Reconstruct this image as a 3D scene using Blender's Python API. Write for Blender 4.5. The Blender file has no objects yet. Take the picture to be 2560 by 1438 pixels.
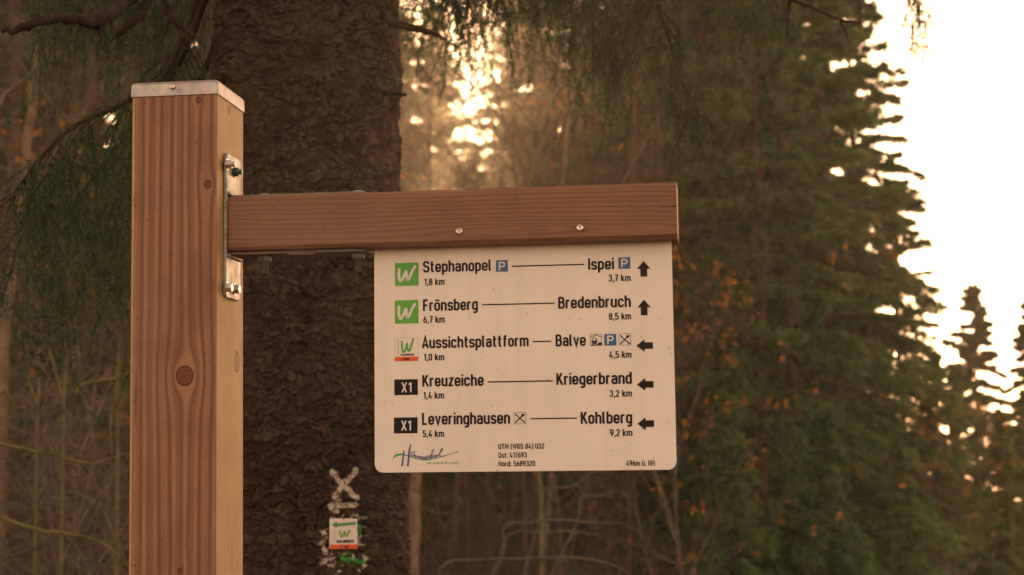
import bpy, math, random
import numpy as np

# ------------------------------------------------------------------ camera
C = bpy.context.scene
Z0 = 1.6                                   # eye height; ground is z = 0
CAM = (0.6388, -1.9588, 0.0021 + Z0)
ROT = (math.pi / 2 + 0.1044, 0.012, 0.1252)
FPX = 3838.2                               # focal length in pixels of a 2560 px wide frame
cd = bpy.data.cameras.new('camera')
cam = bpy.data.objects.new('camera', cd)
C.collection.objects.link(cam)
cam.location = CAM
cam.rotation_euler = ROT
cd.sensor_width = 36
cd.lens = FPX / 2560 * 36
cd.clip_start = 0.05
cd.clip_end = 2000
cd.dof.use_dof = True
cd.dof.focus_distance = 2.12
cd.dof.aperture_fstop = 8.0
C.camera = cam
C.render.resolution_x = 1024
C.render.resolution_y = 575

# ------------------------------------------------------------------ light
SUN_AZ = math.radians(-8.4)                # from +Y, negative = towards -X
SUN_EL = math.radians(12.8)
world = bpy.data.worlds.new('World')
C.world = world
world.use_nodes = True
wn = world.node_tree
for n in list(wn.nodes):
    wn.nodes.remove(n)
sky = wn.nodes.new('ShaderNodeTexSky')
sky.sky_type = 'NISHITA'
sky.sun_disc = False
sky.sun_elevation = SUN_EL
sky.sun_rotation = SUN_AZ
sky.altitude = 450
sky.dust_density = 1.0
sky.air_density = 1.0
tint = wn.nodes.new('ShaderNodeMix')
tint.data_type = 'RGBA'
tint.blend_type = 'MULTIPLY'
tint.inputs[0].default_value = 1.0
tint.inputs[7].default_value = (1.0, 0.595, 0.366, 1)      # warm evening white balance
bg = wn.nodes.new('ShaderNodeBackground')
bg.inputs[1].default_value = 0.15
wo = wn.nodes.new('ShaderNodeOutputWorld')
veil = wn.nodes.new('ShaderNodeRGBToBW')                 # thin even overcast: part of the blue and yellow is washed out
wash = wn.nodes.new('ShaderNodeMix'); wash.data_type = 'RGBA'; wash.inputs[0].default_value = 0.6
wn.links.new(sky.outputs[0], veil.inputs[0])
wn.links.new(sky.outputs[0], wash.inputs[6]); wn.links.new(veil.outputs[0], wash.inputs[7])
wn.links.new(wash.outputs[2], tint.inputs[6])
wn.links.new(tint.outputs[2], bg.inputs[0])
wn.links.new(bg.outputs[0], wo.inputs[0])
sl = bpy.data.lights.new('sun', 'SUN')
sl.energy = 5.0
sl.angle = math.radians(0.6)
sl.color = (1.0, 0.60, 0.30)
sun = bpy.data.objects.new('sun', sl)
C.collection.objects.link(sun)
sd = np.array([math.sin(SUN_AZ) * math.cos(SUN_EL), math.cos(SUN_AZ) * math.cos(SUN_EL), math.sin(SUN_EL)])
from mathutils import Vector, Matrix, Euler
sun.rotation_euler = Vector(sd).to_track_quat('Z', 'Y').to_euler()
sun.location = (0, 0, 12)
C.view_settings.view_transform = 'Standard'
C.view_settings.look = 'None'
C.view_settings.gamma = 1
C.view_settings.use_curve_mapping = False
C.view_settings.exposure = 2.27
C.cycles.max_bounces = 8
C.cycles.diffuse_bounces = 5
C.cycles.transmission_bounces = 6
C.cycles.glossy_bounces = 3
C.cycles.transparent_max_bounces = 4
C.cycles.use_adaptive_sampling = False
C.cycles.denoising_prefilter = 'ACCURATE'
C.cycles.caustics_reflective = False
C.cycles.caustics_refractive = False

# ------------------------------------------------------------------ helpers
MW = np.array(Euler(ROT).to_matrix())
CP = np.array(CAM)


def ray(px, py):
    v = MW @ np.array([(px - 1280) / FPX, (719 - py) / FPX, -1.0])
    return v


def at(px, py, dist):
    """point seen at photograph pixel (px, py), dist metres in front of the camera"""
    return CP + ray(px, py) * dist


def on_plane(px, py, y):
    v = ray(px, py)
    return CP + v * ((y - CP[1]) / v[1])


def link(o):
    C.collection.objects.link(o)
    return o


def tag(o, label=None, cat=None, group=None, kind=None):
    if label: o['label'] = label
    if cat: o['category'] = cat
    if group: o['group'] = group
    if kind: o['kind'] = kind
    return o


def empty(name, loc, label, cat, group=None):
    o = bpy.data.objects.new(name, None)
    o.location = [float(v) for v in loc]
    o.empty_display_size = 0.1
    link(o)
    return tag(o, label, cat, group)


def meshobj(name, V, F, mats, parent=None, origin=None, smooth=True, mi=None, attrs=None):
    """V (n,3) world coordinates, F (m,3|4) or list; the object's origin goes to `origin`
    (or the parent's location); attrs {name: (n,) or (n,3)}"""
    V = np.asarray(V, dtype=np.float64)
    if origin is None:
        origin = np.array(parent_world(parent)) if parent else V.mean(0)
    origin = np.asarray(origin, float)
    me = bpy.data.meshes.new(name)
    V = V - origin
    if isinstance(F, np.ndarray):
        k = F.shape[1]
        me.vertices.add(len(V))
        me.vertices.foreach_set('co', V.astype(np.float32).ravel())
        me.loops.add(F.size)
        me.loops.foreach_set('vertex_index', F.astype(np.int32).ravel())
        me.polygons.add(len(F))
        me.polygons.foreach_set('loop_start', np.arange(0, F.size, k, dtype=np.int32))
        me.polygons.foreach_set('loop_total', np.full(len(F), k, dtype=np.int32))
        me.update(calc_edges=True)
    else:
        me.from_pydata(V.tolist(), [], F)
        me.update()
    if not isinstance(mats, (list, tuple)):
        mats = [mats]
    for m in mats:
        me.materials.append(m)
    if mi is not None:
        me.polygons.foreach_set('material_index', np.asarray(mi, dtype=np.int32))
    me.polygons.foreach_set('use_smooth', np.full(len(me.polygons), smooth, dtype=bool))
    if attrs:
        for k, a in attrs.items():
            a = np.asarray(a, dtype=np.float32)
            if a.ndim == 1:
                me.attributes.new(k, 'FLOAT', 'POINT').data.foreach_set('value', a)
            else:
                me.attributes.new(k, 'FLOAT_VECTOR', 'POINT').data.foreach_set('vector', a.ravel())
    o = bpy.data.objects.new(name, me)
    link(o)
    if parent:
        o.parent = parent
        o.location = [float(v) for v in (origin - parent_world(parent))]
    else:
        o.location = [float(v) for v in origin]
    return o


def parent_world(p):
    w = np.zeros(3)
    while p is not None:
        w = w + np.array(p.location)
        p = p.parent
    return w


def add_bevel(o, w, seg=2):
    b = o.modifiers.new('bevel', 'BEVEL')
    b.width = w
    b.segments = seg
    b.limit_method = 'ANGLE'
    b.angle_limit = math.radians(40)
    return o


def box(x0, x1, y0, y1, z0, z1):
    V = [(x, y, z) for z in (z0, z1) for y in (y0, y1) for x in (x0, x1)]
    F = [(0, 2, 3, 1), (4, 5, 7, 6), (0, 1, 5, 4), (2, 6, 7, 3), (0, 4, 6, 2), (1, 3, 7, 5)]
    return np.array(V, float), F


def join(parts):
    V, F, n = [], [], 0
    for v, f in parts:
        v = np.asarray(v, float)
        V.append(v)
        F += [tuple(int(i) + n for i in q) for q in f]
        n += len(v)
    return np.vstack(V), F


def lathe(prof, axis_o, axis_d, seg=16, n_poly=None):
    """prof [(radius, height)], revolved about axis_o + t*axis_d"""
    d = np.array(axis_d, float); d /= np.linalg.norm(d)
    a = np.cross(d, [0.3, 0.7, 0.64]); a /= np.linalg.norm(a)
    b = np.cross(d, a)
    V, F = [], []
    for r, h in prof:
        for k in range(seg):
            t = 2 * math.pi * k / seg
            V.append(np.array(axis_o) + d * h + (a * math.cos(t) + b * math.sin(t)) * r)
    for i in range(len(prof) - 1):
        for k in range(seg):
            j = (k + 1) % seg
            F.append((i * seg + k, i * seg + j, (i + 1) * seg + j, (i + 1) * seg + k))
    F.append(tuple(range(seg))[::-1])
    F.append(tuple((len(prof) - 1) * seg + k for k in range(seg)))
    return np.array(V), F


def tube(pts, rad, sides=6, jit=0.0, rng=None):
    pts = np.asarray(pts, float)
    rad = np.asarray(rad, float)
    V, F = [], []
    n = len(pts)
    t = np.gradient(pts, axis=0)
    t /= np.linalg.norm(t, axis=1)[:, None] + 1e-12
    up = np.array([0.13, 0.97, 0.21])
    for i in range(n):
        a = np.cross(t[i], up); a /= np.linalg.norm(a) + 1e-12
        b = np.cross(t[i], a)
        for k in range(sides):
            th = 2 * math.pi * k / sides
            r = rad[i] * (1 + (rng.normal() * jit if jit else 0))
            V.append(pts[i] + (a * math.cos(th) + b * math.sin(th)) * r)
    for i in range(n - 1):
        for k in range(sides):
            j = (k + 1) % sides
            F.append((i * sides + k, i * sides + j, (i + 1) * sides + j, (i + 1) * sides + k))
    F.append(tuple(range(sides))[::-1])
    F.append(tuple((n - 1) * sides + k for k in range(sides)))
    return np.array(V), F


def smooth_curve(P, n, r=None):
    """Catmull-Rom through P sampled n times; r interpolated alongside"""
    P = np.asarray(P, float)
    Q = np.vstack([2 * P[0] - P[1], P, 2 * P[-1] - P[-2]])
    out = []
    m = len(P) - 1
    for s in np.linspace(0, m, n):
        i = min(int(s), m - 1); t = s - i
        p0, p1, p2, p3 = Q[i], Q[i + 1], Q[i + 2], Q[i + 3]
        out.append(0.5 * ((2 * p1) + (-p0 + p2) * t + (2 * p0 - 5 * p1 + 4 * p2 - p3) * t * t + (-p0 + 3 * p1 - 3 * p2 + p3) * t ** 3))
    out = np.array(out)
    if r is None:
        return out
    return out, np.interp(np.linspace(0, m, n), np.arange(m + 1), r)


def norm(v):
    return v / (np.linalg.norm(v, axis=-1, keepdims=True) + 1e-12)


def prisms(p0, p1, r0, r1):
    """many 3-sided tapered twigs at once -> V, F(quads)"""
    n = len(p0)
    d = norm(p1 - p0)
    ref = np.where(np.abs(d[:, 2:3]) > 0.8, np.array([[1., 0, 0]]), np.array([[0, 0, 1.]]))
    a = norm(np.cross(d, ref)); b = np.cross(d, a)
    V = np.empty((n, 6, 3))
    for k in range(3):
        c, s = math.cos(2.0944 * k), math.sin(2.0944 * k)
        off = a * c + b * s
        V[:, k] = p0 + off * np.asarray(r0).reshape(-1, 1)
        V[:, k + 3] = p1 + off * np.asarray(r1).reshape(-1, 1)
    q = np.array([[0, 1, 4, 3], [1, 2, 5, 4], [2, 0, 3, 5]])
    F = (np.arange(n)[:, None, None] * 6 + q[None]).reshape(-1, 4)
    return V.reshape(-1, 3), F


def blades(p, d, L, w, rng, flat=False):
    """many narrow leaf blades (kites) at p along d -> V, F(quads)"""
    n = len(p)
    d = norm(d)
    r = rng.normal(size=(n, 3))
    s = norm(np.cross(d, r))
    L = np.asarray(L).reshape(-1, 1); w = np.asarray(w).reshape(-1, 1)
    V = np.empty((n, 4, 3))
    V[:, 0] = p
    V[:, 1] = p + d * L * 0.45 + s * w * 0.5
    V[:, 2] = p + d * L
    V[:, 3] = p + d * L * 0.45 - s * w * 0.5
    F = np.arange(n * 4).reshape(-1, 4)
    return V.reshape(-1, 3), F


def stack(parts):
    V, F, M, n = [], [], [], 0
    for i, (v, f) in enumerate(parts):
        V.append(v); F.append(f + n); M.append(np.full(len(f), i)); n += len(v)
    return np.vstack(V), np.vstack(F), np.concatenate(M)


def fbm(P, scale, seed=0, octaves=3):
    """cheap value noise on points (n,2) or (n,3), vectorised"""
    P = np.asarray(P, float) * scale
    if P.shape[1] == 2:
        P = np.column_stack([P, np.zeros(len(P))])
    out = np.zeros(len(P)); amp = 1.0; tot = 0
    for o in range(octaves):
        I = np.floor(P).astype(np.int64); f = P - I; f = f * f * (3 - 2 * f)
        acc = 0
        for dx in (0, 1):
            for dy in (0, 1):
                for dz in (0, 1):
                    h = hash3(I[:, 0] + dx, I[:, 1] + dy, I[:, 2] + dz, seed + o)
                    w = (f[:, 0] if dx else 1 - f[:, 0]) * (f[:, 1] if dy else 1 - f[:, 1]) * (f[:, 2] if dz else 1 - f[:, 2])
                    acc = acc + h * w
        out += acc * amp; tot += amp; amp *= 0.5; P = P * 2.03 + 17.1
    return out / tot


def hash3(a, b, c, s):
    h = (a * 374761393 + b * 668265263 + c * 2147483647 + s * 144665) & 0xffffffff
    h = ((h ^ (h >> 13)) * 1274126177) & 0xffffffff
    h = ((h ^ (h >> 16)) * 2246822519) & 0xffffffff
    return ((h ^ (h >> 15)) & 0xffffff) / float(0xffffff)


# ------------------------------------------------------------------ materials
def newmat(name):
    m = bpy.data.materials.new(name)
    m.use_nodes = True
    nt = m.node_tree
    b = nt.nodes['Principled BSDF']
    return m, nt, b


def N(nt, t, **kw):
    n = nt.nodes.new('ShaderNode' + t)
    for k, v in kw.items():
        setattr(n, k, v)
    return n


def ramp(nt, fac, stops, interp='LINEAR'):
    r = N(nt, 'ValToRGB')
    r.color_ramp.interpolation = interp
    e = r.color_ramp.elements
    while len(e) < len(stops):
        e.new(0.5)
    for i, (p, c) in enumerate(stops):
        e[i].position = p
        e[i].color = (*c, 1) if len(c) == 3 else c
    nt.links.new(fac, r.inputs[0])
    return r.outputs[0]


def noise(nt, scale, detail=3, vec=None, rough=0.55, dist=0.0, dims='3D'):
    n = N(nt, 'TexNoise', noise_dimensions=dims)
    n.inputs['Scale'].default_value = scale
    n.inputs['Detail'].default_value = detail
    n.inputs['Roughness'].default_value = rough
    n.inputs['Distortion'].default_value = dist
    if vec is not None:
        nt.links.new(vec, n.inputs['Vector'])
    return n.outputs[0]


def mapping(nt, scale, src='Object', loc=(0, 0, 0)):
    tc = N(nt, 'TexCoord')
    mp = N(nt, 'Mapping')
    mp.inputs['Scale'].default_value = scale
    mp.inputs['Location'].default_value = loc
    nt.links.new(tc.outputs[src], mp.inputs[0])
    return mp.outputs[0]


def math_(nt, op, a, b=None, c=None, clamp=False):
    n = N(nt, 'Math', operation=op)
    n.use_clamp = clamp
    for i, v in enumerate((a, b, c)):
        if v is None: continue
        if isinstance(v, (int, float)): n.inputs[i].default_value = v
        else: nt.links.new(v, n.inputs[i])
    return n.outputs[0]


def mixc(nt, fac, a, b, blend='MIX'):
    n = N(nt, 'Mix', data_type='RGBA', blend_type=blend)
    for i, v in ((0, fac), (6, a), (7, b)):
        if isinstance(v, (int, float)): n.inputs[i].default_value = v
        elif isinstance(v, tuple): n.inputs[i].default_value = (*v, 1)
        else: nt.links.new(v, n.inputs[i])
    return n.outputs[2]


def bump(nt, b, h, strength, dist):
    n = N(nt, 'Bump')
    n.inputs['Strength'].default_value = strength
    n.inputs['Distance'].default_value = dist
    nt.links.new(h, n.inputs['Height'])
    nt.links.new(n.outputs[0], b.inputs['Normal'])
    return n


def attr(nt, name):
    return N(nt, 'Attribute', attribute_name=name)


def wood_material(name, light, dark, deep, period, along):
    """grain from the 'grain' attribute (metres across the rings, already bent round knots);
    along = axis index of the board's length"""
    m, nt, b = newmat(name)
    L = nt.links
    g = attr(nt, 'grain').outputs['Fac']
    sc = [60, 60, 60]; sc[along] = 3.0
    fine = noise(nt, 1.0, 4, mapping(nt, tuple(v * 8 for v in sc)))
    lowv = [6, 6, 6]; lowv[along] = 1.2
    low = noise(nt, 1.0, 2, mapping(nt, tuple(lowv)))
    ph = math_(nt, 'ADD', math_(nt, 'MULTIPLY', g, 2 * math.pi / period), math_(nt, 'MULTIPLY', low, 5.0))
    # uneven ring widths: a second, incommensurate wave
    s1 = math_(nt, 'SINE', ph)
    s2 = math_(nt, 'SINE', math_(nt, 'MULTIPLY', ph, 1.73))
    s = math_(nt, 'ADD', math_(nt, 'MULTIPLY', s1, 0.30), math_(nt, 'MULTIPLY', s2, 0.16))
    s = math_(nt, 'ADD', s, 0.5)
    s = math_(nt, 'ADD', s, math_(nt, 'MULTIPLY', math_(nt, 'SUBTRACT', fine, 0.5), 0.5), clamp=True)
    col = ramp(nt, s, [(0.12, dark), (0.5, tuple((a + c) / 2 for a, c in zip(dark, light))), (0.85, light)])
    blot = noise(nt, 14, 4, mapping(nt, (1, 1, 1)))
    col = mixc(nt, math_(nt, 'MULTIPLY', ramp(nt, blot, [(0.45, (0, 0, 0)), (0.7, (1, 1, 1))]), 0.45), col, deep)
    # knots
    k = attr(nt, 'knot').outputs['Fac']
    rings = math_(nt, 'ADD', math_(nt, 'MULTIPLY', math_(nt, 'SINE', math_(nt, 'ADD', math_(nt, 'MULTIPLY', k, 19.0), math_(nt, 'MULTIPLY', low, 9.0))), 0.5), 0.5)
    kc = mixc(nt, rings, tuple(v * 1.25 for v in deep), tuple(v * 0.85 for v in deep))
    kc = mixc(nt, ramp(nt, k, [(0.03, (0, 0, 0)), (0.12, (1, 1, 1)), (0.2, (1, 1, 1)), (0.3, (0, 0, 0))]), kc, tuple(v * 0.5 for v in deep))
    kf = ramp(nt, math_(nt, 'ADD', k, math_(nt, 'MULTIPLY', math_(nt, 'SUBTRACT', fine, 0.5), 0.15)), [(0.04, (0, 0, 0)), (0.14, (1, 1, 1))])
    col = mixc(nt, kf, col, kc)
    # grey weathering in broad streaks along the grain
    gv = [9, 9, 9]; gv[along] = 1.6
    gw = ramp(nt, noise(nt, 1.0, 5, mapping(nt, tuple(gv), loc=(4, 2, 7))), [(0.50, (0, 0, 0)), (0.72, (1, 1, 1))])
    col = mixc(nt, math_(nt, 'MULTIPLY', gw, 0.38), col, tuple(0.5 * v + 0.5 * 0.15 for v in light))
    # hairline drying checks
    cv = [170, 170, 170]; cv[along] = 5.0
    ck = ramp(nt, noise(nt, 1.0, 1, mapping(nt, tuple(cv), loc=(9, 5, 1))), [(0.74, (0, 0, 0)), (0.78, (1, 1, 1))])
    col = mixc(nt, math_(nt, 'MULTIPLY', ck, 0.6), col, (0.03, 0.016, 0.010))
    # dark specks of weathering
    v = N(nt, 'TexVoronoi')
    v.inputs['Scale'].default_value = 1.0
    spv = [150, 150, 150]; spv[along] = 90
    L.new(mapping(nt, tuple(spv)), v.inputs['Vector'])
    sp = ramp(nt, v.outputs['Distance'], [(0.08, (1, 1, 1)), (0.2, (0, 0, 0))])
    pick = ramp(nt, noise(nt, 22, 2, mapping(nt, (1, 1, 1), loc=(3, 1, 2))), [(0.48, (0, 0, 0)), (0.6, (1, 1, 1))])
    col = mixc(nt, math_(nt, 'MULTIPLY', math_(nt, 'MULTIPLY', sp, pick), 0.8), col, (0.03, 0.018, 0.012))
    L.new(col, b.inputs['Base Color'])
    b.inputs['Roughness'].default_value = 0.62
    b.inputs['Specular IOR Level'].default_value = 0.35
    h = math_(nt, 'ADD', math_(nt, 'MULTIPLY', s, 1.0), math_(nt, 'MULTIPLY', fine, 0.5))
    h = math_(nt, 'SUBTRACT', h, math_(nt, 'MULTIPLY', rings, math_(nt, 'MULTIPLY', kf, 0.6)))
    bump(nt, b, h, 0.45, 0.0012)
    return m


M = {}
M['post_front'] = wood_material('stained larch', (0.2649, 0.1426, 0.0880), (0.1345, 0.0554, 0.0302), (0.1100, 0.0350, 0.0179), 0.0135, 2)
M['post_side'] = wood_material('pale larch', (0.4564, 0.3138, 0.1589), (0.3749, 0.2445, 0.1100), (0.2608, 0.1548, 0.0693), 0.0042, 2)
M['arm_front'] = wood_material('stained larch rail', (0.1809, 0.0945, 0.0603), (0.1345, 0.0619, 0.0375), (0.0937, 0.0391, 0.0244), 0.0068, 0)

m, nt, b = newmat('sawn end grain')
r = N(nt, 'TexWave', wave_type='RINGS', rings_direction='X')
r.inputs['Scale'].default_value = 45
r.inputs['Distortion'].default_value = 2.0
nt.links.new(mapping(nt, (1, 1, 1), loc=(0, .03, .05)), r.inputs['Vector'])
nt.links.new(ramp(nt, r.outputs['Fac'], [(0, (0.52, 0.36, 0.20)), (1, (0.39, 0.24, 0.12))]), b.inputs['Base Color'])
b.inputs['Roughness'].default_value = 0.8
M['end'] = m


def metal(name, base, rough, metallic=0.9, spots=True):
    m, nt, b = newmat(name)
    v = N(nt, 'TexVoronoi')
    v.inputs['Scale'].default_value = 120
    nt.links.new(mapping(nt, (1, 1, 1)), v.inputs['Vector'])
    n1 = noise(nt, 55, 4, mapping(nt, (1, 1, 1)))
    c = ramp(nt, n1, [(0.3, tuple(x * 0.72 for x in base)), (0.7, base)])
    c = mixc(nt, 0.18, c, v.outputs['Color'], 'SOFT_LIGHT')
    if spots:
        st = ramp(nt, noise(nt, 160, 2, mapping(nt, (1, 1, .6))), [(0.68, (0, 0, 0)), (0.74, (1, 1, 1))])
        c = mixc(nt, math_(nt, 'MULTIPLY', st, 0.6), c, (0.12, 0.08, 0.05))
    nt.links.new(c, b.inputs['Base Color'])
    b.inputs['Metallic'].default_value = metallic
    nt.links.new(ramp(nt, n1, [(0.3, (rough + .12,) * 3), (0.7, (rough - .05,) * 3)]), b.inputs['Roughness'])
    bump(nt, b, n1, 0.25, 0.0006)
    return m


M['zinc'] = metal('galvanised steel', (0.32, 0.32, 0.32), 0.45, 0.85)
M['cap'] = metal('zinc sheet cap', (0.34, 0.335, 0.34), 0.38, 0.75)
M['bolt'] = metal('zinc plated bolt', (0.62, 0.62, 0.60), 0.30, 1.0, False)
M['dull'] = metal('shaded dull zinc', (0.17, 0.16, 0.145), 0.6, 0.7)  # flange and nut zinc, shade under the rail put into its darker colour
M['darkbolt'] = metal('dark green nut', (0.07, 0.12, 0.10), 0.35, 0.6, False)
M['steel'] = metal('stainless steel', (0.72, 0.68, 0.64), 0.22, 1.0, False)

# sign laminate: white with dirt specks
m, nt, b = newmat('white sign laminate')
v = N(nt, 'TexVoronoi'); v.inputs['Scale'].default_value = 95
nt.links.new(mapping(nt, (1, 1, 1)), v.inputs['Vector'])
sp = ramp(nt, v.outputs['Distance'], [(0.05, (1, 1, 1)), (0.14, (0, 0, 0))])
pick = ramp(nt, noise(nt, 30, 2, mapping(nt, (1, 1, 1))), [(0.44, (0, 0, 0)), (0.58, (1, 1, 1))])
sm = ramp(nt, noise(nt, 7, 4, mapping(nt, (1, 1, 1))), [(0.3, (0.665, 0.655, 0.640)), (0.7, (0.62, 0.605, 0.585))])
v2 = N(nt, 'TexVoronoi'); v2.inputs['Scale'].default_value = 42
nt.links.new(mapping(nt, (1.3, 1, .8), loc=(.31, .2, .7)), v2.inputs['Vector'])
sp2 = ramp(nt, v2.outputs['Distance'], [(0.025, (1, 1, 1)), (0.06, (0, 0, 0))])
strk = ramp(nt, noise(nt, 1.0, 4, mapping(nt, (38, 38, 2.2), loc=(5, 0, 1))), [(0.42, (1, 1, 1)), (0.75, (0.93, 0.925, 0.90))])
sm = mixc(nt, 1.0, sm, strk, 'MULTIPLY')
f = math_(nt, 'MAXIMUM', math_(nt, 'MULTIPLY', sp, pick), sp2)
c = mixc(nt, math_(nt, 'MULTIPLY', f, 0.7), sm, (0.16, 0.09, 0.05))
nt.links.new(c, b.inputs['Base Color'])
b.inputs['Roughness'].default_value = 0.42
b.inputs['Specular IOR Level'].default_value = 0.3
M['sign'] = m


def flat(name, col, rough=0.45, spec=0.3):
    m, nt, b = newmat(name)
    n = noise(nt, 60, 3, mapping(nt, (1, 1, 1)))
    nt.links.new(ramp(nt, n, [(0.3, tuple(x * 0.88 for x in col)), (0.7, col)]), b.inputs['Base Color'])
    b.inputs['Roughness'].default_value = rough
    b.inputs['Specular IOR Level'].default_value = spec
    return m


M['black'] = flat('black print', (0.008, 0.008, 0.012), 0.5, 0.15)
M['green'] = flat('trail green print', (0.0747, 0.3486, 0.0415))
M['lime'] = flat('lime green print', (0.1494, 0.3652, 0.0498))
M['dgreen'] = flat('arrow green print', (0.0415, 0.2490, 0.0664))
M['orange'] = flat('orange red print', (0.6225, 0.0830, 0.0249))
M['blue'] = flat('parking blue print', (0.0249, 0.1079, 0.2988))
M['white'] = flat('white print', (0.62, 0.61, 0.60))
M['indigo'] = flat('indigo print', (0.06, 0.06, 0.26))
M['teal'] = flat('teal print', (0.0332, 0.2822, 0.1660))
M['grey'] = flat('grey print', (0.22, 0.24, 0.22))


def foliage(name, c0, c1, tr=0.35, scale=1.5, trc=None):
    m, nt, b = newmat(name)
    n = noise(nt, scale, 4, mapping(nt, (1, 1, 1)), rough=0.7)
    inf = N(nt, 'ObjectInfo')
    n = math_(nt, 'ADD', n, math_(nt, 'MULTIPLY', math_(nt, 'SUBTRACT', inf.outputs['Random'], 0.5), 0.25))
    n = math_(nt, 'ADD', n, math_(nt, 'MULTIPLY', math_(nt, 'SUBTRACT', noise(nt, scale * 7, 2, mapping(nt, (1, 1, 1))), 0.5), 0.5))
    col = ramp(nt, n, [(0.34, c0), (0.66, c1)])
    nt.links.new(col, b.inputs['Base Color'])
    b.inputs['Roughness'].default_value = 0.55
    b.inputs['Specular IOR Level'].default_value = 0.25
    t = N(nt, 'BsdfTranslucent')
    if trc: nt.links.new(mixc(nt, 1.0, col, trc, 'MULTIPLY'), t.inputs[0])
    else: nt.links.new(col, t.inputs[0])
    mx = N(nt, 'MixShader')
    mx.inputs[0].default_value = tr
    nt.links.new(b.outputs[0], mx.inputs[1]); nt.links.new(t.outputs[0], mx.inputs[2])
    nt.links.new(mx.outputs[0], nt.nodes['Material Output'].inputs[0])
    return m


def bark(name, c0, c1, scale=30, stretch=0.4, bstr=0.6):
    m, nt, b = newmat(name)
    n = noise(nt, scale, 5, mapping(nt, (1, 1, stretch)), rough=0.7)
    nt.links.new(ramp(nt, n, [(0.35, c0), (0.68, c1)]), b.inputs['Base Color'])
    b.inputs['Roughness'].default_value = 0.85
    b.inputs['Specular IOR Level'].default_value = 0.15
    bump(nt, b, n, bstr, 0.01)
    return m


M['needles'] = foliage('spruce needles', (0.040, 0.108, 0.056), (0.175, 0.265, 0.100), 0.5, 1.2)
M['near_needles'] = foliage('near spruce needles', (0.034, 0.072, 0.030), (0.090, 0.145, 0.052), 0.42, 4.0)
M['leaf'] = foliage('dry beech leaves', (0.22, 0.105, 0.035), (0.46, 0.24, 0.07), 0.55, 6.0)
M['twig'] = bark('bare twig bark', (0.065, 0.055, 0.043), (0.18, 0.15, 0.115), 12, 1, 0.3)
M['dark_twig'] = bark('dead spruce branch', (0.010, 0.008, 0.006), (0.040, 0.028, 0.020), 30, 1, 0.8)
M['trunk'] = bark('distant bark', (0.035, 0.026, 0.02), (0.12, 0.085, 0.06), 10, 0.3, 0.8)
M['pale'] = bark('pale smooth bark', (0.10, 0.075, 0.05), (0.24, 0.18, 0.125), 9, 0.5, 0.4)
M['green_twig'] = bark('mossy stem bark', (0.075, 0.075, 0.035), (0.20, 0.18, 0.09), 14, 1, 0.3)

m, nt, b = newmat('forest floor')
n1 = noise(nt, 3.0, 6, mapping(nt, (1, 1, 1)), rough=0.75)
n2 = noise(nt, 60.0, 3, mapping(nt, (1, 1, 1)))
c = ramp(nt, n1, [(0.35, (0.05, 0.032, 0.02)), (0.55, (0.12, 0.075, 0.04)), (0.7, (0.07, 0.075, 0.03))])
c = mixc(nt, 0.5, c, ramp(nt, n2, [(0.35, (0.04, 0.025, 0.015)), (0.7, (0.22, 0.13, 0.07))]))
nt.links.new(c, b.inputs['Base Color'])
b.inputs['Roughness'].default_value = 0.95
bump(nt, b, n2, 0.8, 0.03)
M['floor'] = m

# ------------------------------------------------------------------ ground


def ground_z(x, y):
    x = np.asarray(x, float); y = np.asarray(y, float)
    s = np.clip((y - 12) / 60, 0, 3)
    r = np.clip((x - 2 - 0 * y) / 25, 0, 4)
    return -0.9 * s * r * 2.2 + 0.06 * np.sin(x * 0.9 + 1) * np.cos(y * 0.7) - 0.06 * np.sin(1.0)


ga = np.unique(np.concatenate([np.linspace(-12, 12, 61), np.sign(np.linspace(-1, 1, 61)) * np.abs(np.linspace(-1, 1, 61)) ** 2.2 * 600]))
GX, GY = np.meshgrid(ga, ga + 8, indexing='ij')
GV = np.column_stack([GX.ravel(), GY.ravel(), ground_z(GX, GY).ravel()])
ng = len(ga)
idx = np.arange(ng * ng).reshape(ng, ng)
GF = np.stack([idx[:-1, :-1], idx[1:, :-1], idx[1:, 1:], idx[:-1, 1:]], -1).reshape(-1, 4)
g = meshobj('ground', GV, GF, M['floor'], origin=(0, 0, 0))
tag(g, kind='structure')

# ------------------------------------------------------------------ big spruce trunk
rng = np.random.default_rng(7)
TD = 3.62
tc0 = at(762, 720, TD)
TX, TY = tc0[0], tc0[1]
T_BASE = np.array([TX, TY, float(ground_z(TX, TY)) - 0.05])
spruce = empty('spruce_tree', T_BASE, 'large spruce with thick dark scaly trunk and painted white X close behind the signpost', 'tree')


def trunk_c(z):      # axis leans a little
    return TX + 0.006 * (z - 1.9), TY


def trunk_r(z):
    return 0.218 - 0.010 * (z - 1.9) + 0.05 * np.exp(-(z - 0.2) / 0.35) + 0.012 * np.clip(1.75 - z, 0, 2)


def mark_point(px, py):
    """point of the bare trunk cylinder under a photo pixel"""
    v = ray(px, py)
    r = float(trunk_r(CP[2] + v[2] * TD)); cx, cy = trunk_c(CP[2] + v[2] * TD)
    a = v[0] ** 2 + v[1] ** 2; bb = 2 * (v[0] * (CP[0] - cx) + v[1] * (CP[1] - cy)); cc = (CP[0] - cx) ** 2 + (CP[1] - cy) ** 2 - r * r
    t = (-bb - math.sqrt(max(bb * bb - 4 * a * cc, 0))) / (2 * a)
    return CP + v * t


def trunk_uv(p):     # unrolled coordinates: arc length from the camera-facing line, height
    cx, cy = trunk_c(p[2])
    th = math.atan2(p[0] - cx, -(p[1] - cy))
    return th, p[2]


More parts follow.
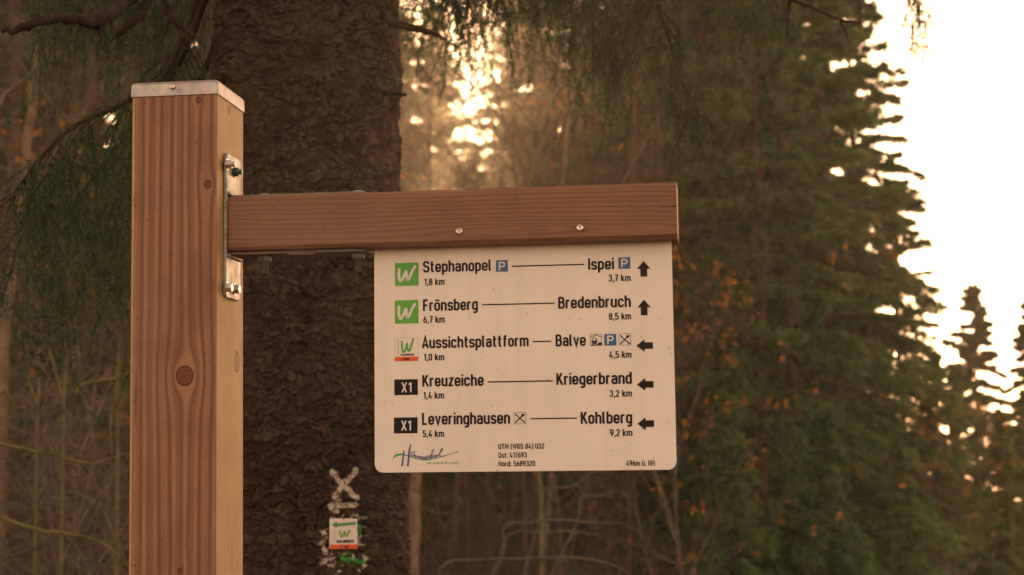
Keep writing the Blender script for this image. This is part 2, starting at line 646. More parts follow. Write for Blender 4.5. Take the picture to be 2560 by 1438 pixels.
face = math.atan2(CP[0] - TX, -(CP[1] - TY))     # angle that faces the camera
TH = face + np.concatenate([np.linspace(-math.pi, -1.75, 14)[:-1], np.linspace(-1.75, 1.75, 470), np.linspace(1.75, math.pi, 14)[1:]])
TZ = np.concatenate([np.linspace(float(T_BASE[2]), 1.12, 22)[:-1], np.linspace(1.12, 2.95, 860), np.linspace(2.95, 4.2, 24)[1:], np.linspace(4.2, 14, 24)[1:]])
A, Zg = np.meshgrid(TH, TZ, indexing='xy')
A = A.ravel(); Zf = Zg.ravel()
R0 = np.where(Zf > 4.2, np.maximum(0.195 - (Zf - 4.2) * 0.017, 0.02), trunk_r(Zf))
U = (A - face) * 0.215


def knot_uv(px, py):
    th, z = trunk_uv(mark_point(px, py))
    return (th - face) * 0.215, z


k1 = knot_uv(790, 140); k2 = knot_uv(772, 802)


def cells(u, v, su, sv, seed, ang=0.0):
    """jittered cellular pattern: returns F1, F2-F1, cell random, local v of the cell (-1..1), elongated scales"""
    gu, gv = u / su, v / sv
    iu, iv = np.floor(gu).astype(np.int64), np.floor(gv).astype(np.int64)
    f1 = np.full(len(u), 9.0); f2 = np.full(len(u), 9.0); rid = np.zeros(len(u)); lv = np.zeros(len(u))
    for du in (-1, 0, 1):
        for dv in (-1, 0, 1):
            a, c = iu + du, iv + dv
            x = a + 0.1 + 0.8 * hash3(a, c, a * 0 + 1, seed); y = c + 0.1 + 0.8 * hash3(a, c, a * 0 + 2, seed)
            wgt = 0.75 + 0.6 * hash3(a, c, a * 0 + 3, seed)
            dx, dy = (gu - x), (gv - y)
            d = np.sqrt(dx * dx + dy * dy) * wgt
            near = d < f1
            f2 = np.where(near, f1, np.minimum(f2, d))
            rid = np.where(near, hash3(a, c, a * 0 + 4, seed), rid)
            lv = np.where(near, dy, lv)
            f1 = np.where(near, d, f1)
    return f1, f2 - f1, rid, lv


wu = U + 0.018 * (fbm(np.column_stack([U, Zf]), 28, 3) - 0.5) * 2 + 0.006 * (fbm(np.column_stack([U, Zf]), 110, 63, 2) - 0.5) * 2
wv = Zf + 0.020 * (fbm(np.column_stack([U, Zf]), 28, 9) - 0.5) * 2 + 0.006 * (fbm(np.column_stack([U, Zf]), 110, 66, 2) - 0.5) * 2
# scales curl round the knots
for (ku, kv, kr) in ((k1[0], k1[1], 0.05), (k2[0], k2[1], 0.045)):
    rr = np.hypot(U - ku, (Zf - kv))
    w_ = np.exp(-(rr / (kr * 1.6)) ** 2)
    wu = wu + w_ * (U - ku) * 0.6; wv = wv + w_ * (Zf - kv) * .6
f1, e1, id1, lv1 = cells(wu, wv, 0.021, 0.019, 11)
g1, e2, id2, lv2 = cells(wu + 0.3, wv, 0.0095, 0.008, 23)
h1, e3, id3, lv3 = cells(wu + 0.1, wv, 0.046, 0.037, 31)
ss = lambda x, a, b_: np.clip((x - a) / (b_ - a), 0, 1) ** 2 * (3 - 2 * np.clip((x - a) / (b_ - a), 0, 1))
h = 0.0040 * ss(e1, 0.02, 0.22) * (0.5 + 0.8 * id1) - 0.0042 * np.clip(lv1, -.7, .7) * ss(e1, 0.0, 0.1)
h += 0.0020 * ss(e2, 0.0, 0.25) * (0.4 + id2) - 0.0012 * np.clip(lv2, -.7, .7)
h += 0.0012 * ss(e3, 0.0, 0.12) + 0.0065 * (id3 - .5) - 0.003 * np.clip(lv3, -.7, .7)
am = 0.45 + 1.1 * fbm(np.column_stack([U, Zf * .7]), 14, 91, 3)
h *= am
h += 0.013 * (fbm(np.column_stack([U, Zf * 0.5]), 9, 5) - 0.5) + 0.006 * (fbm(np.column_stack([U * 1.6, Zf * .55]), 55, 25, 3) - .5) + 0.0024 * (fbm(np.column_stack([U, Zf]), 260, 8, 2) - 0.5)
for (ku, kv, dep, kr) in ((k1[0], k1[1], 0.026, 0.024), (k2[0], k2[1], 0.014, 0.016)):
    rr = np.hypot(U - ku, (Zf - kv) * 0.9)
    h += -dep * np.exp(-(rr / kr) ** 2) + dep * 0.22 * np.exp(-((rr - kr * 1.9) / (kr * 0.8)) ** 2)
fade = np.where(Zf > 3.6, 0.8, 1.0)
Rr = R0 + h * fade * 1.5
cx_, cy_ = TX + 0.006 * (np.minimum(Zf, 4) - 1.9), TY
TV = np.column_stack([cx_ + Rr * np.sin(A), cy_ - Rr * np.cos(A), Zf])

# painted blazes, white and green paint remains, as flat paint in the bark's colour
paint = np.zeros(len(TV)); gpaint = np.zeros(len(TV))
TH_all = A - face


def paint_stroke(pts, wpx, arr, soft=0.25, amt=1.0):
    P = [trunk_uv(mark_point(x, y)) for x, y in pts]
    P = [((a - face) * 0.215, z) for a, z in P]
    w = wpx / 2 * 0.0009
    w = w * (0.75 + 0.6 * fbm(np.column_stack([U, Zf]), 120, 77, 2))
    for (a, c) in zip(P[:-1], P[1:]):
        d = np.array(c) - np.array(a); L2 = d @ d + 1e-12
        t = np.clip(((U - a[0]) * d[0] + (Zf - a[1]) * d[1]) / L2, 0, 1)
        dist = np.hypot(U - a[0] - t * d[0], Zf - a[1] - t * d[1])
        arr[:] = np.maximum(arr, amt * np.clip((w - dist) / (w * soft), 0, 1))


paint_stroke([(827, 1180), (850, 1208), (866, 1225), (873, 1236), (886, 1243)], 14, paint)
paint_stroke([(884, 1175), (864, 1200), (845, 1222), (834, 1240)], 14, paint)
paint_stroke([(822, 1266), (842, 1250)], 12, paint)
paint_stroke([(822, 1266), (838, 1279)], 12, paint)
paint_stroke([(842, 1264), (883, 1262)], 13, paint)
grit = fbm(np.column_stack([U, Zf]), 150, 41, 3)
blot = np.zeros(len(TV))
for pts, wd in (([(830, 1298), (822, 1330)], 18), ([(822, 1292), (900, 1292)], 12), ([(810, 1330), (808, 1380), (812, 1410)], 22), ([(900, 1310), (903, 1360)], 18), ([(830, 1385), (838, 1425)], 26),
                ([(862, 1392), (902, 1396), (898, 1424)], 20), ([(845, 1420), (895, 1426)], 14)):
    paint_stroke(pts, wd * 1.3, blot, 0.6)
paint = np.maximum(paint, blot * (grit > 0.60))
paint_stroke([(856, 1395), (872, 1390), (880, 1405), (900, 1406)], 20, gpaint, 0.5)
paint_stroke([(898, 1316), (896, 1335)], 10, gpaint, 0.5)
gpaint = gpaint * (fbm(np.column_stack([U, Zf]), 140, 59, 3) > 0.47)
paint = np.where(e1 < 0.02, paint * 0.3, paint)
paint *= (fbm(np.column_stack([U, Zf]), 200, 12, 2) > 0.22)

nu, nz = len(TH), len(TZ)
I = np.arange(nu * nz).reshape(nz, nu)
TF = np.stack([I[:-1, :-1], I[:-1, 1:], I[1:, 1:], I[1:, :-1]], -1).reshape(-1, 4)

m, nt, b = newmat('spruce bark scales')
L = nt.links
cell = attr(nt, 'scale_id').outputs['Fac']
edge = attr(nt, 'scale_edge').outputs['Fac']
c = ramp(nt, cell, [(0.0, (0.013, 0.0095, 0.008)), (0.35, (0.026, 0.019, 0.016)), (0.62, (0.043, 0.033, 0.027)), (0.82, (0.064, 0.051, 0.042)), (0.93, (0.09, 0.043, 0.031))])
fn = noise(nt, 90, 5, mapping(nt, (1, 1, 1)), rough=0.7)
c = mixc(nt, 0.55, c, ramp(nt, fn, [(0.3, (0.4, 0.37, 0.35)), (0.7, (1.25, 1.2, 1.15))]), 'MULTIPLY')
big = noise(nt, 3.2, 3, mapping(nt, (1, 1, 0.6)))
c = mixc(nt, ramp(nt, big, [(0.42, (0, 0, 0)), (0.62, (1, 1, 1))]), c, mixc(nt, 0.5, c, (0.045, 0.035, 0.022)))
c = mixc(nt, math_(nt, 'MULTIPLY', ramp(nt, noise(nt, 5, 4, mapping(nt, (1, 1, 0.5), loc=(2, 2, 2))), [(0.55, (0, 0, 0)), (0.7, (1, 1, 1))]), 0.5), c, (0.034, 0.040, 0.018))
c = mixc(nt, attr(nt, 'paint').outputs['Fac'], c, mixc(nt, fn, (0.36, 0.335, 0.29), (0.53, 0.50, 0.44)))
c = mixc(nt, attr(nt, 'green_paint').outputs['Fac'], c, (0.04, 0.36, 0.05))
L.new(c, b.inputs['Base Color'])
b.inputs['Roughness'].default_value = 0.8
b.inputs['Specular IOR Level'].default_value = 0.2
bump(nt, b, fn, 0.8, 0.004)
M['bark'] = m
tr = meshobj('trunk', TV, TF, M['bark'], spruce, attrs={'scale_id': 0.6 * id1 + 0.4 * id2, 'scale_edge': e1, 'paint': paint, 'green_paint': gpaint})


# ------------------------------------------------------------------ near boughs of the big spruce
def hanging_bough(name, stem, srad, rng, n_side=10, side_len=0.35, droop=0.8, n_hang=40, hang=(0.15, 0.5), dens=420, needle=(0.011, 0.017), spread=0.3, mats=None, parent=spruce, start=0.15, nw=0.0021):
    """a drooping spruce bough: stem, side shoots, pendulous twigs and every needle"""
    P, rr = smooth_curve(stem, 26, srad)
    V1, F1 = tube(P, rr, 6)
    F1q = [f for f in F1 if len(f) == 4]
    segs0, segs1, r0, r1 = [], [], [], []

    def walk(p, d, L, n, rad, sag, wob):
        q = [p]
        d = d / (np.linalg.norm(d) + 1e-9)
        for i in range(n):
            d = d + np.array([0, 0, -sag]) / n + rng.normal(size=3) * wob
            d = d / np.linalg.norm(d)
            q.append(q[-1] + d * L / n)
        for i in range(n):
            segs0.append(q[i]); segs1.append(q[i + 1])
            r0.append(rad * (1 - 0.7 * i / n)); r1.append(rad * (1 - 0.7 * (i + 1) / n))
        return q

    sources = []
    for i in range(n_side):
        s = start + (1 - start) * (i + rng.random()) / n_side
        j = s * 25; k = min(int(j), 24)
        p = P[k] + (P[k + 1] - P[k]) * (j - k)
        t = norm(P[min(k + 1, 25)] - P[k])
        side = np.cross(t, [0, 0, 1.0]); side = side / (np.linalg.norm(side) + 1e-9)
        sg = 1 if i % 2 else -1
        d = t * 0.7 + side * sg * (0.6 + 0.4 * rng.random()) * (spread / 0.3) + np.array([0, 0, -0.1])
        q = walk(p, d, side_len * (0.5 + 0.7 * rng.random()) * (1.15 - 0.6 * s), 7, 0.0026, droop, 0.05)
        sources.append(q)
    sources.append([P[k] for k in range(int(start * 25), 26, 2)])
    first_needle = 0
    allq = sum((q[1:] for q in sources), [])
    wts = rng.permutation(len(allq))
    hangs = []
    for i in range(n_hang):
        p = allq[wts[i % len(allq)]] + rng.normal(size=3) * 0.008
        L_ = hang[0] + (hang[1] - hang[0]) * rng.random() ** 1.3
        d = rng.normal(size=3) * 0.35 + np.array([0, 0, -0.6])
        q = walk(p, d, L_, 7, 0.0016, 1.6, 0.05)
        hangs.append(q)
        for j in range(1, 7):
            if rng.random() < 0.75:
                dd = rng.normal(size=3) * 0.6 + np.array([0, 0, -0.7])
                walk(q[j], dd, 0.03 + 0.07 * rng.random(), 3, 0.001, 0.5, 0.08)
    s0, s1 = np.array(segs0), np.array(segs1)
    V2, F2 = prisms(s0, s1, np.array(r0), np.array(r1))
    ln = np.linalg.norm(s1 - s0, axis=1)
    cnt = rng.poisson(ln * dens)
    ii = np.repeat(np.arange(len(ln)), cnt)
    tt = rng.random(len(ii))[:, None]
    base = s0[ii] + (s1[ii] - s0[ii]) * tt
    dn = norm(s1[ii] - s0[ii]) * (0.5 + 0.4 * rng.random((len(ii), 1))) + norm(rng.normal(size=(len(ii), 3))) * 0.8
    V3, F3 = blades(base, dn, needle[0] + (needle[1] - needle[0]) * rng.random(len(ii)), np.full(len(ii), nw), rng)
    V, F, mi = stack([(V1, np.array(F1q)), (V2, F2), (V3, F3)])
    mi = np.array([0, 0, 1])[mi]
    return meshobj(name, V, F, mats or [M['dark_twig'], M['near_needles']], parent, mi=mi, smooth=False)


def P3(*a):
    return [at(*q) for q in a]


rg = np.random.default_rng(21)
tt_ = np.array([TX, TY, 3.3])


def attach(z, px_dir):
    """a point on the trunk at height z, on the side towards pixel column px_dir"""
    q = at(px_dir, 0, TD); d = np.array([q[0] - TX, q[1] - TY, 0]); d /= np.linalg.norm(d) + 1e-9
    return np.array([TX, TY, z]) + d * 0.17


# left side
hanging_bough('bough', [attach(2.95, 300)] + P3((470, 60, 3.6), (400, 200, 3.5), (300, 262, 3.4), (180, 320, 3.35), (80, 420, 3.3), (25, 520, 3.3)), [.012, .010, .008, .006, .005, .003, .002], rg, 22, 0.30, 1.0, 80, (0.10, 0.36), spread=0.35)
hanging_bough('bough', [attach(2.9, 320)] + P3((480, 90, 3.75), (410, 215, 3.8), (320, 330, 3.8), (230, 450, 3.8), (150, 560, 3.75), (100, 650, 3.7)), [.012, .009, .008, .006, .005, .003, .002], rg, 20, 0.28, 1.0, 52, (0.10, 0.34), spread=0.35)
hanging_bough('bough', [attach(2.7, 330)] + P3((500, 200, 3.9), (380, 330, 3.9), (320, 430, 3.9), (270, 560, 3.9), (250, 660, 3.9)), [.012, .009, .007, .005, .004, .002], rg, 16, 0.25, 1.0, 48, (0.08, 0.30), spread=0.35)
hanging_bough('bough', [attach(3.2, 240)] + P3((440, -130, 3.7), (330, -120, 3.75), (210, -60, 3.8), (130, -40, 3.8)), [.014, .010, .007, .005, .002], rg, 14, 0.22, 0.9, 60, (0.10, 0.36))
hanging_bough('bough', [attach(3.15, 330)] + P3((500, -110, 4.0), (420, -90, 4.0), (340, -60, 4.05), (300, -30, 4.1)), [.012, .009, .006, .004, .002], rg, 12, 0.2, 0.9, 54, (0.10, 0.30))
# centre and right, hanging from above the frame
hanging_bough('bough', [attach(3.45, 1200)] + P3((1040, -260, 4.4), (1130, -190, 4.8), (1230, -110, 5.1), (1300, -60, 5.3), (1350, -30, 5.4)), [.013, .010, .007, .005, .003, .002], rg, 16, 0.25, 0.9, 56, (0.08, 0.24))
hanging_bough('bough', [attach(3.25, 1100)] + P3((980, -160, 4.1), (1080, -120, 4.3), (1160, -60, 4.4), (1200, -30, 4.5)), [.013, .010, .007, .004, .002], rg, 14, 0.22, 0.9, 80, (0.08, 0.28))
hanging_bough('bough', [attach(3.5, 1300)] + P3((1100, -260, 4.2), (1290, -200, 4.5), (1430, -110, 4.7), (1500, -10, 4.8), (1560, 80, 4.8)), [.015, .011, .008, .006, .004, .002], rg, 20, 0.30, 1.0, 120, (0.15, 0.42))
hanging_bough('bough', [attach(3.6, 1500)] + P3((1200, -300, 4.1), (1420, -230, 4.3), (1580, -110, 4.4), (1650, 30, 4.45), (1690, 160, 4.45), (1715, 250, 4.45)), [.015, .011, .008, .006, .004, .003, .002], rg, 20, 0.22, 0.9, 100, (0.06, 0.24))
hanging_bough('bough', [attach(3.4, 1250)] + P3((1130, -220, 4.5), (1260, -140, 4.9), (1340, -70, 5.0), (1420, -40, 5.0)), [.013, .010, .007, .004, .002], rg, 14, 0.25, 0.9, 70, (0.06, 0.20))
hanging_bough('bough', [attach(3.9, 1900)] + P3((1400, -420, 4.3), (1800, -330, 4.6), (2100, -170, 4.8), (2240, -60, 4.9), (2290, -10, 4.9)), [.018, .013, .009, .006, .003, .002], rg, 14, 0.25, 1.0, 34, (0.06, 0.18), start=.4)
hanging_bough('bough', [attach(3.7, 1600)] + P3((1250, -330, 4.6), (1550, -250, 5.2), (1720, -140, 5.4), (1850, -60, 5.5), (1930, -20, 5.5)), [.015, .011, .008, .006, .004, .002], rg, 16, 0.3, 1.0, 90, (0.10, 0.30))


def dead(name, pts, rad, mat='dark_twig', forks=(), parent=spruce, sides=7, n=30, jit=.07):
    P, r = smooth_curve(pts, n, rad)
    rn = np.random.default_rng(len(pts) * 7 + int(abs(pts[0][0]) * 100))
    P = P + rn.normal(size=P.shape) * np.mean(rad) * 0.18
    parts = [tube(P, r, sides, jit, rn)]
    for fp, fr in forks:
        Q, q = smooth_curve(fp, 12, fr)
        parts.append(tube(Q, q, 6, jit, rn))
    V, F = join(parts)
    return meshobj(name, V, F, M[mat], parent)


dead('dead_branch', [attach(3.0, 300)] + P3((430, -80, 3.3), (345, -20, 3.1), (290, 25, 3.0), (245, 52, 2.95), (190, 50, 2.9), (110, 52, 2.9), (50, 68, 2.9), (5, 80, 2.9)),
     [.022, .016, .013, .012, .015, .010, .0095, .008, .005],
     forks=[(P3((245, 52, 2.95), (250, 80, 2.95), (253, 108, 2.95)), [.011, .007, .002])])
dead('dead_branch', [attach(3.1, 320)] + P3((450, -90, 3.3), (375, -20, 3.1), (350, 35, 3.05), (305, 75, 3.05), (275, 106, 3.05)), [.018, .014, .010, .011, .008, .002])
dead('dead_branch', [attach(3.05, 420)] + P3((400, -60, 3.5), (400, -5, 3.3), (425, 40, 3.25), (450, 62, 3.25), (472, 80, 3.25)), [.016, .013, .010, .009, .006, .002],
     forks=[(P3((425, 40, 3.25), (415, 75, 3.3), (400, 105, 3.3)), [.006, .004, .002])])
dead('dead_branch', P3((455, 100, 3.7), (480, 135, 3.7), (512, 192, 3.7)), [.003, .004, .002])
dead('dead_branch', [np.array(at(960, 40, 3.55))] + P3((990, 60, 3.5), (1040, 72, 3.5), (1075, 82, 3.5), (1117, 99, 3.5)), [.012, .010, .009, .006, .003],
     forks=[(P3((1040, 72, 3.5), (1058, 62, 3.5)), [.006, .002])])
dead('dead_branch', P3((965, 232, 3.55), (990, 234, 3.5), (1016, 238, 3.5)), [.006, .005, .003])
dead('dead_branch', [attach(3.75, 1700)] + P3((1700, -160, 3.9), (1900, -70, 3.9), (1975, -5, 3.9), (2040, 22, 3.9), (2100, 50, 3.9), (2150, 55, 3.9)), [.016, .012, .007, .0055, .005, .0045, .0015],
     forks=[(P3((1975, -5, 3.9), (1970, 40, 3.9), (1968, 90, 3.9)), [.006, .0035, .0015]), (P3((2100, 50, 3.9), (2112, 75, 3.9), (2119, 98, 3.9)), [.0045, .003, .001])])


# ------------------------------------------------------------------ forest prototypes
def spruce_meshes(seed, H, Rb, dens=1.0, low=0.6):
    rn = np.random.default_rng(seed)
    br0, br1, ra, rb = [], [], [], []
    tw_p, tw_d, tw_l = [], [], []
    z = low
    dead0, dead1 = [], []
    while z < H - 0.25:
        f = 1 - z / H
        nb = rn.integers(4, 7)
        for k in range(nb):
            th = rn.random() * 6.283
            L_ = Rb * f ** 0.85 * (0.6 + 0.6 * rn.random()) + 0.06
            d = np.array([math.cos(th), math.sin(th), 0.18 - 0.30 * f + rn.normal() * 0.13])
            p = np.array([0, 0, z + (rn.random() - 0.5) * (0.36 if H > 8 else 0.2)])
            n = 7
            sag = 0.55 * f
            for i in range(n):
                t = i / n
                q = p + norm(d) * L_ / n
                br0.append(p); br1.append(q); ra.append(0.022 * f * (1 - t) + .004); rb.append(0.022 * f * (1 - t - 1 / n) + .004)
                d = norm(d) + np.array([0, 0, -sag / n * (1.6 if t < .6 else -1.4)]) + rn.normal(size=3) * 0.04
                m_ = int((10 * dens) * (0.35 + t))
                for _ in range(m_):
                    s = rn.random()
                    pp = p + (q - p) * s
                    sd_ = np.cross(norm(d), [0, 0, 1.0]) * rn.choice([-1, 1])
                    tw_p.append(pp)
                    tw_d.append(norm(d) * (0.3 + .5 * rn.random()) + sd_ * (0.2 + 0.9 * rn.random()) + np.array([0, 0, -0.25 - 1.0 * rn.random()]))
                    tw_l.append((0.10 + 0.30 * rn.random()) * (0.2 + 0.8 * f) * (1.15 - .4 * t))
                p = q
        z += (0.30 + 0.12 * rn.random()) if H > 8 else 0.19 + 0.08 * rn.random()
    br0, br1 = np.array(br0), np.array(br1)
    Vb, Fb = prisms(br0, br1, np.array(ra), np.array(rb))
    P = np.array(tw_p); D = norm(np.array(tw_d)); Lw = np.array(tw_l)
    k = 17
    ii = np.repeat(np.arange(len(P)), k)
    t = rn.random(len(ii))[:, None]
    base = P[ii] + D[ii] * Lw[ii][:, None] * t
    dd = D[ii] * 0.9 + norm(rn.normal(size=(len(ii), 3))) * 0.75
    Vn, Fn = blades(base, dd, (0.06 + 0.10 * rn.random(len(ii))), 0.012 + 0.015 * rn.random(len(ii)), rn)
    V, F, mi = stack([(Vb, Fb), (Vn, Fn)])
    # trunk with dead lower snags
    zz = np.linspace(-0.3, H, 14)
    tp = np.column_stack([0.05 * np.sin(zz * .5 + seed), 0.05 * np.cos(zz * .4), zz])
    Vt, Ft = tube(tp, np.maximum(0.0125 * (H - zz), 0.01), 10)
    parts = [(Vt, Ft)]
    return (V, F, mi), join(parts)


def proto(name, V, F, mats, mi=None, smooth=False):
    me = bpy.data.meshes.new(name)
    if isinstance(F, np.ndarray):
        me.vertices.add(len(V)); me.vertices.foreach_set('co', V.astype(np.float32).ravel())
        me.loops.add(F.size); me.loops.foreach_set('vertex_index', F.astype(np.int32).ravel())
        me.polygons.add(len(F)); me.polygons.foreach_set('loop_start', np.arange(0, F.size, 4, dtype=np.int32)); me.polygons.foreach_set('loop_total', np.full(len(F), 4, dtype=np.int32))
        me.update(calc_edges=True)
    else:
        me.from_pydata(V.tolist(), [], F); me.update()
    for m_ in mats: me.materials.append(m_)
    if mi is not None: me.polygons.foreach_set('material_index', np.asarray(mi, dtype=np.int32))
    me.polygons.foreach_set('use_smooth', np.full(len(me.polygons), smooth, dtype=bool))
    return me


PROTO = []
for sd_, H_, R_, de in ((1, 12.0, 2.3, 1.25), (2, 15.0, 2.7, 1.05), (3, 18.0, 3.0, 0.85), (4, 6.0, 1.3, 0.9)):
    (V, F, mi), (Vt, Ft) = spruce_meshes(sd_, H_, R_, de, 0.25 if H_ < 8 else 0.6)
    PROTO.append((proto('crown', V, F, [M['dark_twig'], M['needles']], mi), proto('trunk', Vt, Ft, [M['trunk']], smooth=True), H_))


def plant(name, meshes, loc, rz, scale, label, cat, group):
    o = empty(name, loc, label, cat, group)
    o.rotation_euler = (0, 0, rz)
    o.scale = (scale,) * 3
    for nm, me in meshes:
        c = link(bpy.data.objects.new(nm, me))
        c.parent = o
    return o


def spot(px, dist):
    q = at(px, 1121, dist)
    return np.array([q[0], q[1], float(ground_z(q[0], q[1]))])


def spruce_at(px, dist, k, scale, rz, label, group=None):
    cr, tk, H_ = PROTO[k]
    return plant('spruce_tree', [('crown', cr), ('trunk', tk)], spot(px, dist), rz, scale, label, 'tree', group)


# the spruces on the right, one by one; each gets the height its top shows in the photograph
def spruce_top(px, dist, k, py_top, rz, label, group=None):
    base = spot(px, dist)
    top = at(px, py_top, dist)[2]
    return spruce_at(px, dist, k, (top - base[2]) / PROTO[k][2], rz, label, group)


spruce_top(1985, 15, 0, -900, 0.3, 'dense green spruce on the right, its ragged edge against the bright sky')
spruce_top(1770, 18, 1, -1100, 1.3, 'spruce right behind the free end of the signpost rail')
spruce_top(1905, 13.5, 0, -420, 2.9, 'dense green spruce between rail end and the right spruce trunk')
spruce_top(2085, 16.5, 1, -760, 5.6, 'tall green spruce whose right side forms the edge against the sky')
spruce_top(1590, 19, 1, -500, 4.4, 'green spruce behind the longest hanging bough')
spruce_top(1490, 23, 1, 40, 3.7, 'green spruce between the low sun and the hanging boughs')
spruce_top(1690, 21, 1, -800, 0.2, 'tall spruce seen directly over the outer end of the rail')
spruce_top(2150, 20, 0, -250, 2.2, 'shorter spruce between the dense right spruce and the small sky lit spruce top')
spruce_top(1890, 23, 1, -700, 4.2, 'tall spruce standing behind the dense right spruce')
spruce_top(2450, 32, 3, 690, 0.9, 'small pointed spruce whose whole tip stands clear against the white sky')
spruce_top(2590, 27, 3, 730, 3.9, 'spruce at the right border of the photograph with bright gaps in its crown')
spruce_top(2260, 24, 0, 330, 5.1, 'low spruce filling the gap left of the small sky lit spruce tip')
spruce_top(2345, 22, 3, 860, 1.1, 'young spruce low in front of the small sky lit spruce tip')
spruce_top(2510, 18, 3, 1010, 2.6, 'young spruce in the lower right corner of the photograph')
spruce_top(2060, 11, 3, 1000, 0.6, 'young spruce in front of the foot of the dense right spruce')
spruce_top(1820, 12, 3, 960, 3.3, 'young spruce low down right of the sign board')
spruce_top(2400, 26, 3, 900, 2.2, 'young spruce directly under the small sky lit tip')
spruce_top(2570, 20, 3, 960, 1.2, 'young spruce cut by the right border below the gappy crown')
spruce_top(1090, 15, 3, 1010, 0.4, 'young spruce behind the lower left part of the sign board')
spruce_top(1255, 17, 3, 1050, 1.4, 'young spruce behind the lower middle of the sign board')
spruce_top(1420, 14, 3, 1100, 2.4, 'young spruce showing under the middle of the sign board')
spruce_top(1560, 16, 3, 1040, 3.4, 'young spruce showing under the right part of the sign board')
spruce_top(1680, 13, 3, 1010, 4.4, 'young spruce at the lower right corner of the sign board')
spruce_top(-30, 11, 3, 640, 0.9, 'young spruce cut by the left border of the photograph')
spruce_top(110, 13, 3, 560, 1.9, 'young spruce standing in the left thicket away from the post')
spruce_top(260, 12, 3, 650, 2.9, 'young spruce in the left thicket close to the post')
spruce_top(2240, 14, 3, 1090, 5.3, 'young spruce low down between the right spruces')

# far rows behind
rf = np.random.default_rng(5)
GF_ = 'spruces of the far forest behind the signpost'
LAB_ = 'spruce standing in the far forest edge behind the signpost'
for dist, x0, x1, step in ((24, -400, 860, 170), (30, -500, 2150, 120), (40, -450, 2250, 90), (52, -500, 2300, 75), (66, -500, 2350, 62)):
    x = x0
    while x < x1:
        px = x + rf.normal() * 18
        k = int(rf.integers(0, 3)); s = 0.9 + 0.3 * rf.random()
        if dist == 30 and abs(px - 1208) < 120:
            k, s = 3, (1.6 + dist * (1121 - 375 - 50 * rf.random()) / 3838) / PROTO[3][2]
        elif dist <= 30 and 950 < px < 1480:
            k, s = 0, 0.40 + 0.12 * rf.random()
        elif abs(px - 1208) < 92:       # a gap in the crowns where the low sun comes through
            k, s = 0, (1.6 + dist * (1121 - 385 - 70 * rf.random()) / 3838) / PROTO[0][2]
        elif abs(px - 1212) < 165:
            k = 0; s = (1.6 + dist * (1121 - 60 + 250 * rf.random()) / 3838) / PROTO[0][2]
        elif 1370 < px < 1800 and dist > 30:
            k = 1; s = (1.6 + dist * (1121 + 60 - 240 * rf.random()) / 3838) / PROTO[1][2]
        elif abs(px - 290) < 55:
            k, s = 0, (1.6 + dist * (1121 - 380 - 60 * rf.random()) / 3838) / PROTO[0][2]
        if px > 2120: k, s = 0, 0.5
        if dist == 66 and abs(px - 1215) > 190: s *= 1.15
        zone = 'left of the post' if px < 330 else 'behind the post and the big trunk' if px < 985 else 'above the rail around the low sun' if px < 1400 else 'above the outer half of the rail' if px < 1700 else 'behind the green spruces on the right'
        row = {24: 'nearest', 30: 'second', 40: 'third', 52: 'fourth', 66: 'farthest'}[dist]
        spruce_at(px, dist + rf.normal() * 1.5, k, s, rf.random() * 6.28, 'spruce in the %s row of the far forest, %s' % (row, zone), GF_)
        x += step


# tall pole spruces: bare lower stems with level dead snags, crown high up
def pole_meshes(seed):
    (V, F, mi), _ = spruce_meshes(seed, 17.0, 2.2, 0.7, 7.8)
    rn = np.random.default_rng(seed)
    zz = np.linspace(-0.3, 17, 18)
    tp = np.column_stack([0.06 * np.sin(zz * .4 + seed), 0.06 * np.cos(zz * .35), zz])
    Vt, Ft = tube(tp, np.maximum(0.0048 * (17.5 - zz), 0.01), 10, .04, rn)
    s0, s1, r0, r1 = [], [], [], []
    for i in range(150):
        z = 0.5 + 7.2 * rn.random(); th = rn.random() * 6.283
        d = np.array([math.cos(th), math.sin(th), .05 + .15 * rn.normal()]); p = np.array([0.06 * math.sin(z * .4 + seed), 0.06 * math.cos(z * .35), z]) + d * .1
        L_ = .25 + 1.3 * rn.random() ** 1.5; r_ = .004 + .006 * rn.random()
        for j in range(5):
            q = p + norm(d) * L_ / 5
            s0.append(p); s1.append(q); r0.append(r_ * (1 - j / 6)); r1.append(r_ * (1 - (j + 1) / 6))
            if j > 1 and rn.random() < .7:
                s0.append(q); s1.append(q + norm(d + rn.normal(size=3) * .8) * L_ * .3); r0.append(.003); r1.append(.0015)
            p = q; d = d + rn.normal(size=3) * .16 + np.array([0, 0, -.05])
    Vs, Fs = prisms(np.array(s0), np.array(s1), np.array(r0), np.array(r1))
    return V, F, mi, Vt, Ft, Vs, Fs


POLE = []
for sd_ in (31, 32):
    V, F, mi, Vt, Ft, Vs, Fs = pole_meshes(sd_)
    POLE.append([('crown', proto('crown', V, F, [M['dark_twig'], M['needles']], mi)), ('trunk', proto('trunk', Vt, Ft, [M['trunk']], smooth=True)), ('dead_branches', proto('dead_branches', Vs, Fs, [M['twig']]))])
for i, (px, d, s, lab) in enumerate((
                                (1478, 22, 1.25, 'pole spruce below the right half of the sign board'), (1600, 14, .96, 'pole spruce below the right corner of the sign board'), (1672, 15.5, 1.05, 'pole spruce seen along the right edge of the board'),
                                (20, 14, .98, 'pole spruce at the left border of the photograph'), (140, 15.5, 1.05, 'pole spruce in the left quarter behind the thicket'), (228, 12, .95, 'slim pole spruce behind the drooping left boughs'), (308, 15, 1.0, 'pole spruce close left of the post'))):
    plant('spruce_tree', POLE[i % 2], spot(px, d), i * 2.1, s, lab, 'tree', 'pole spruces with bare lower stems')

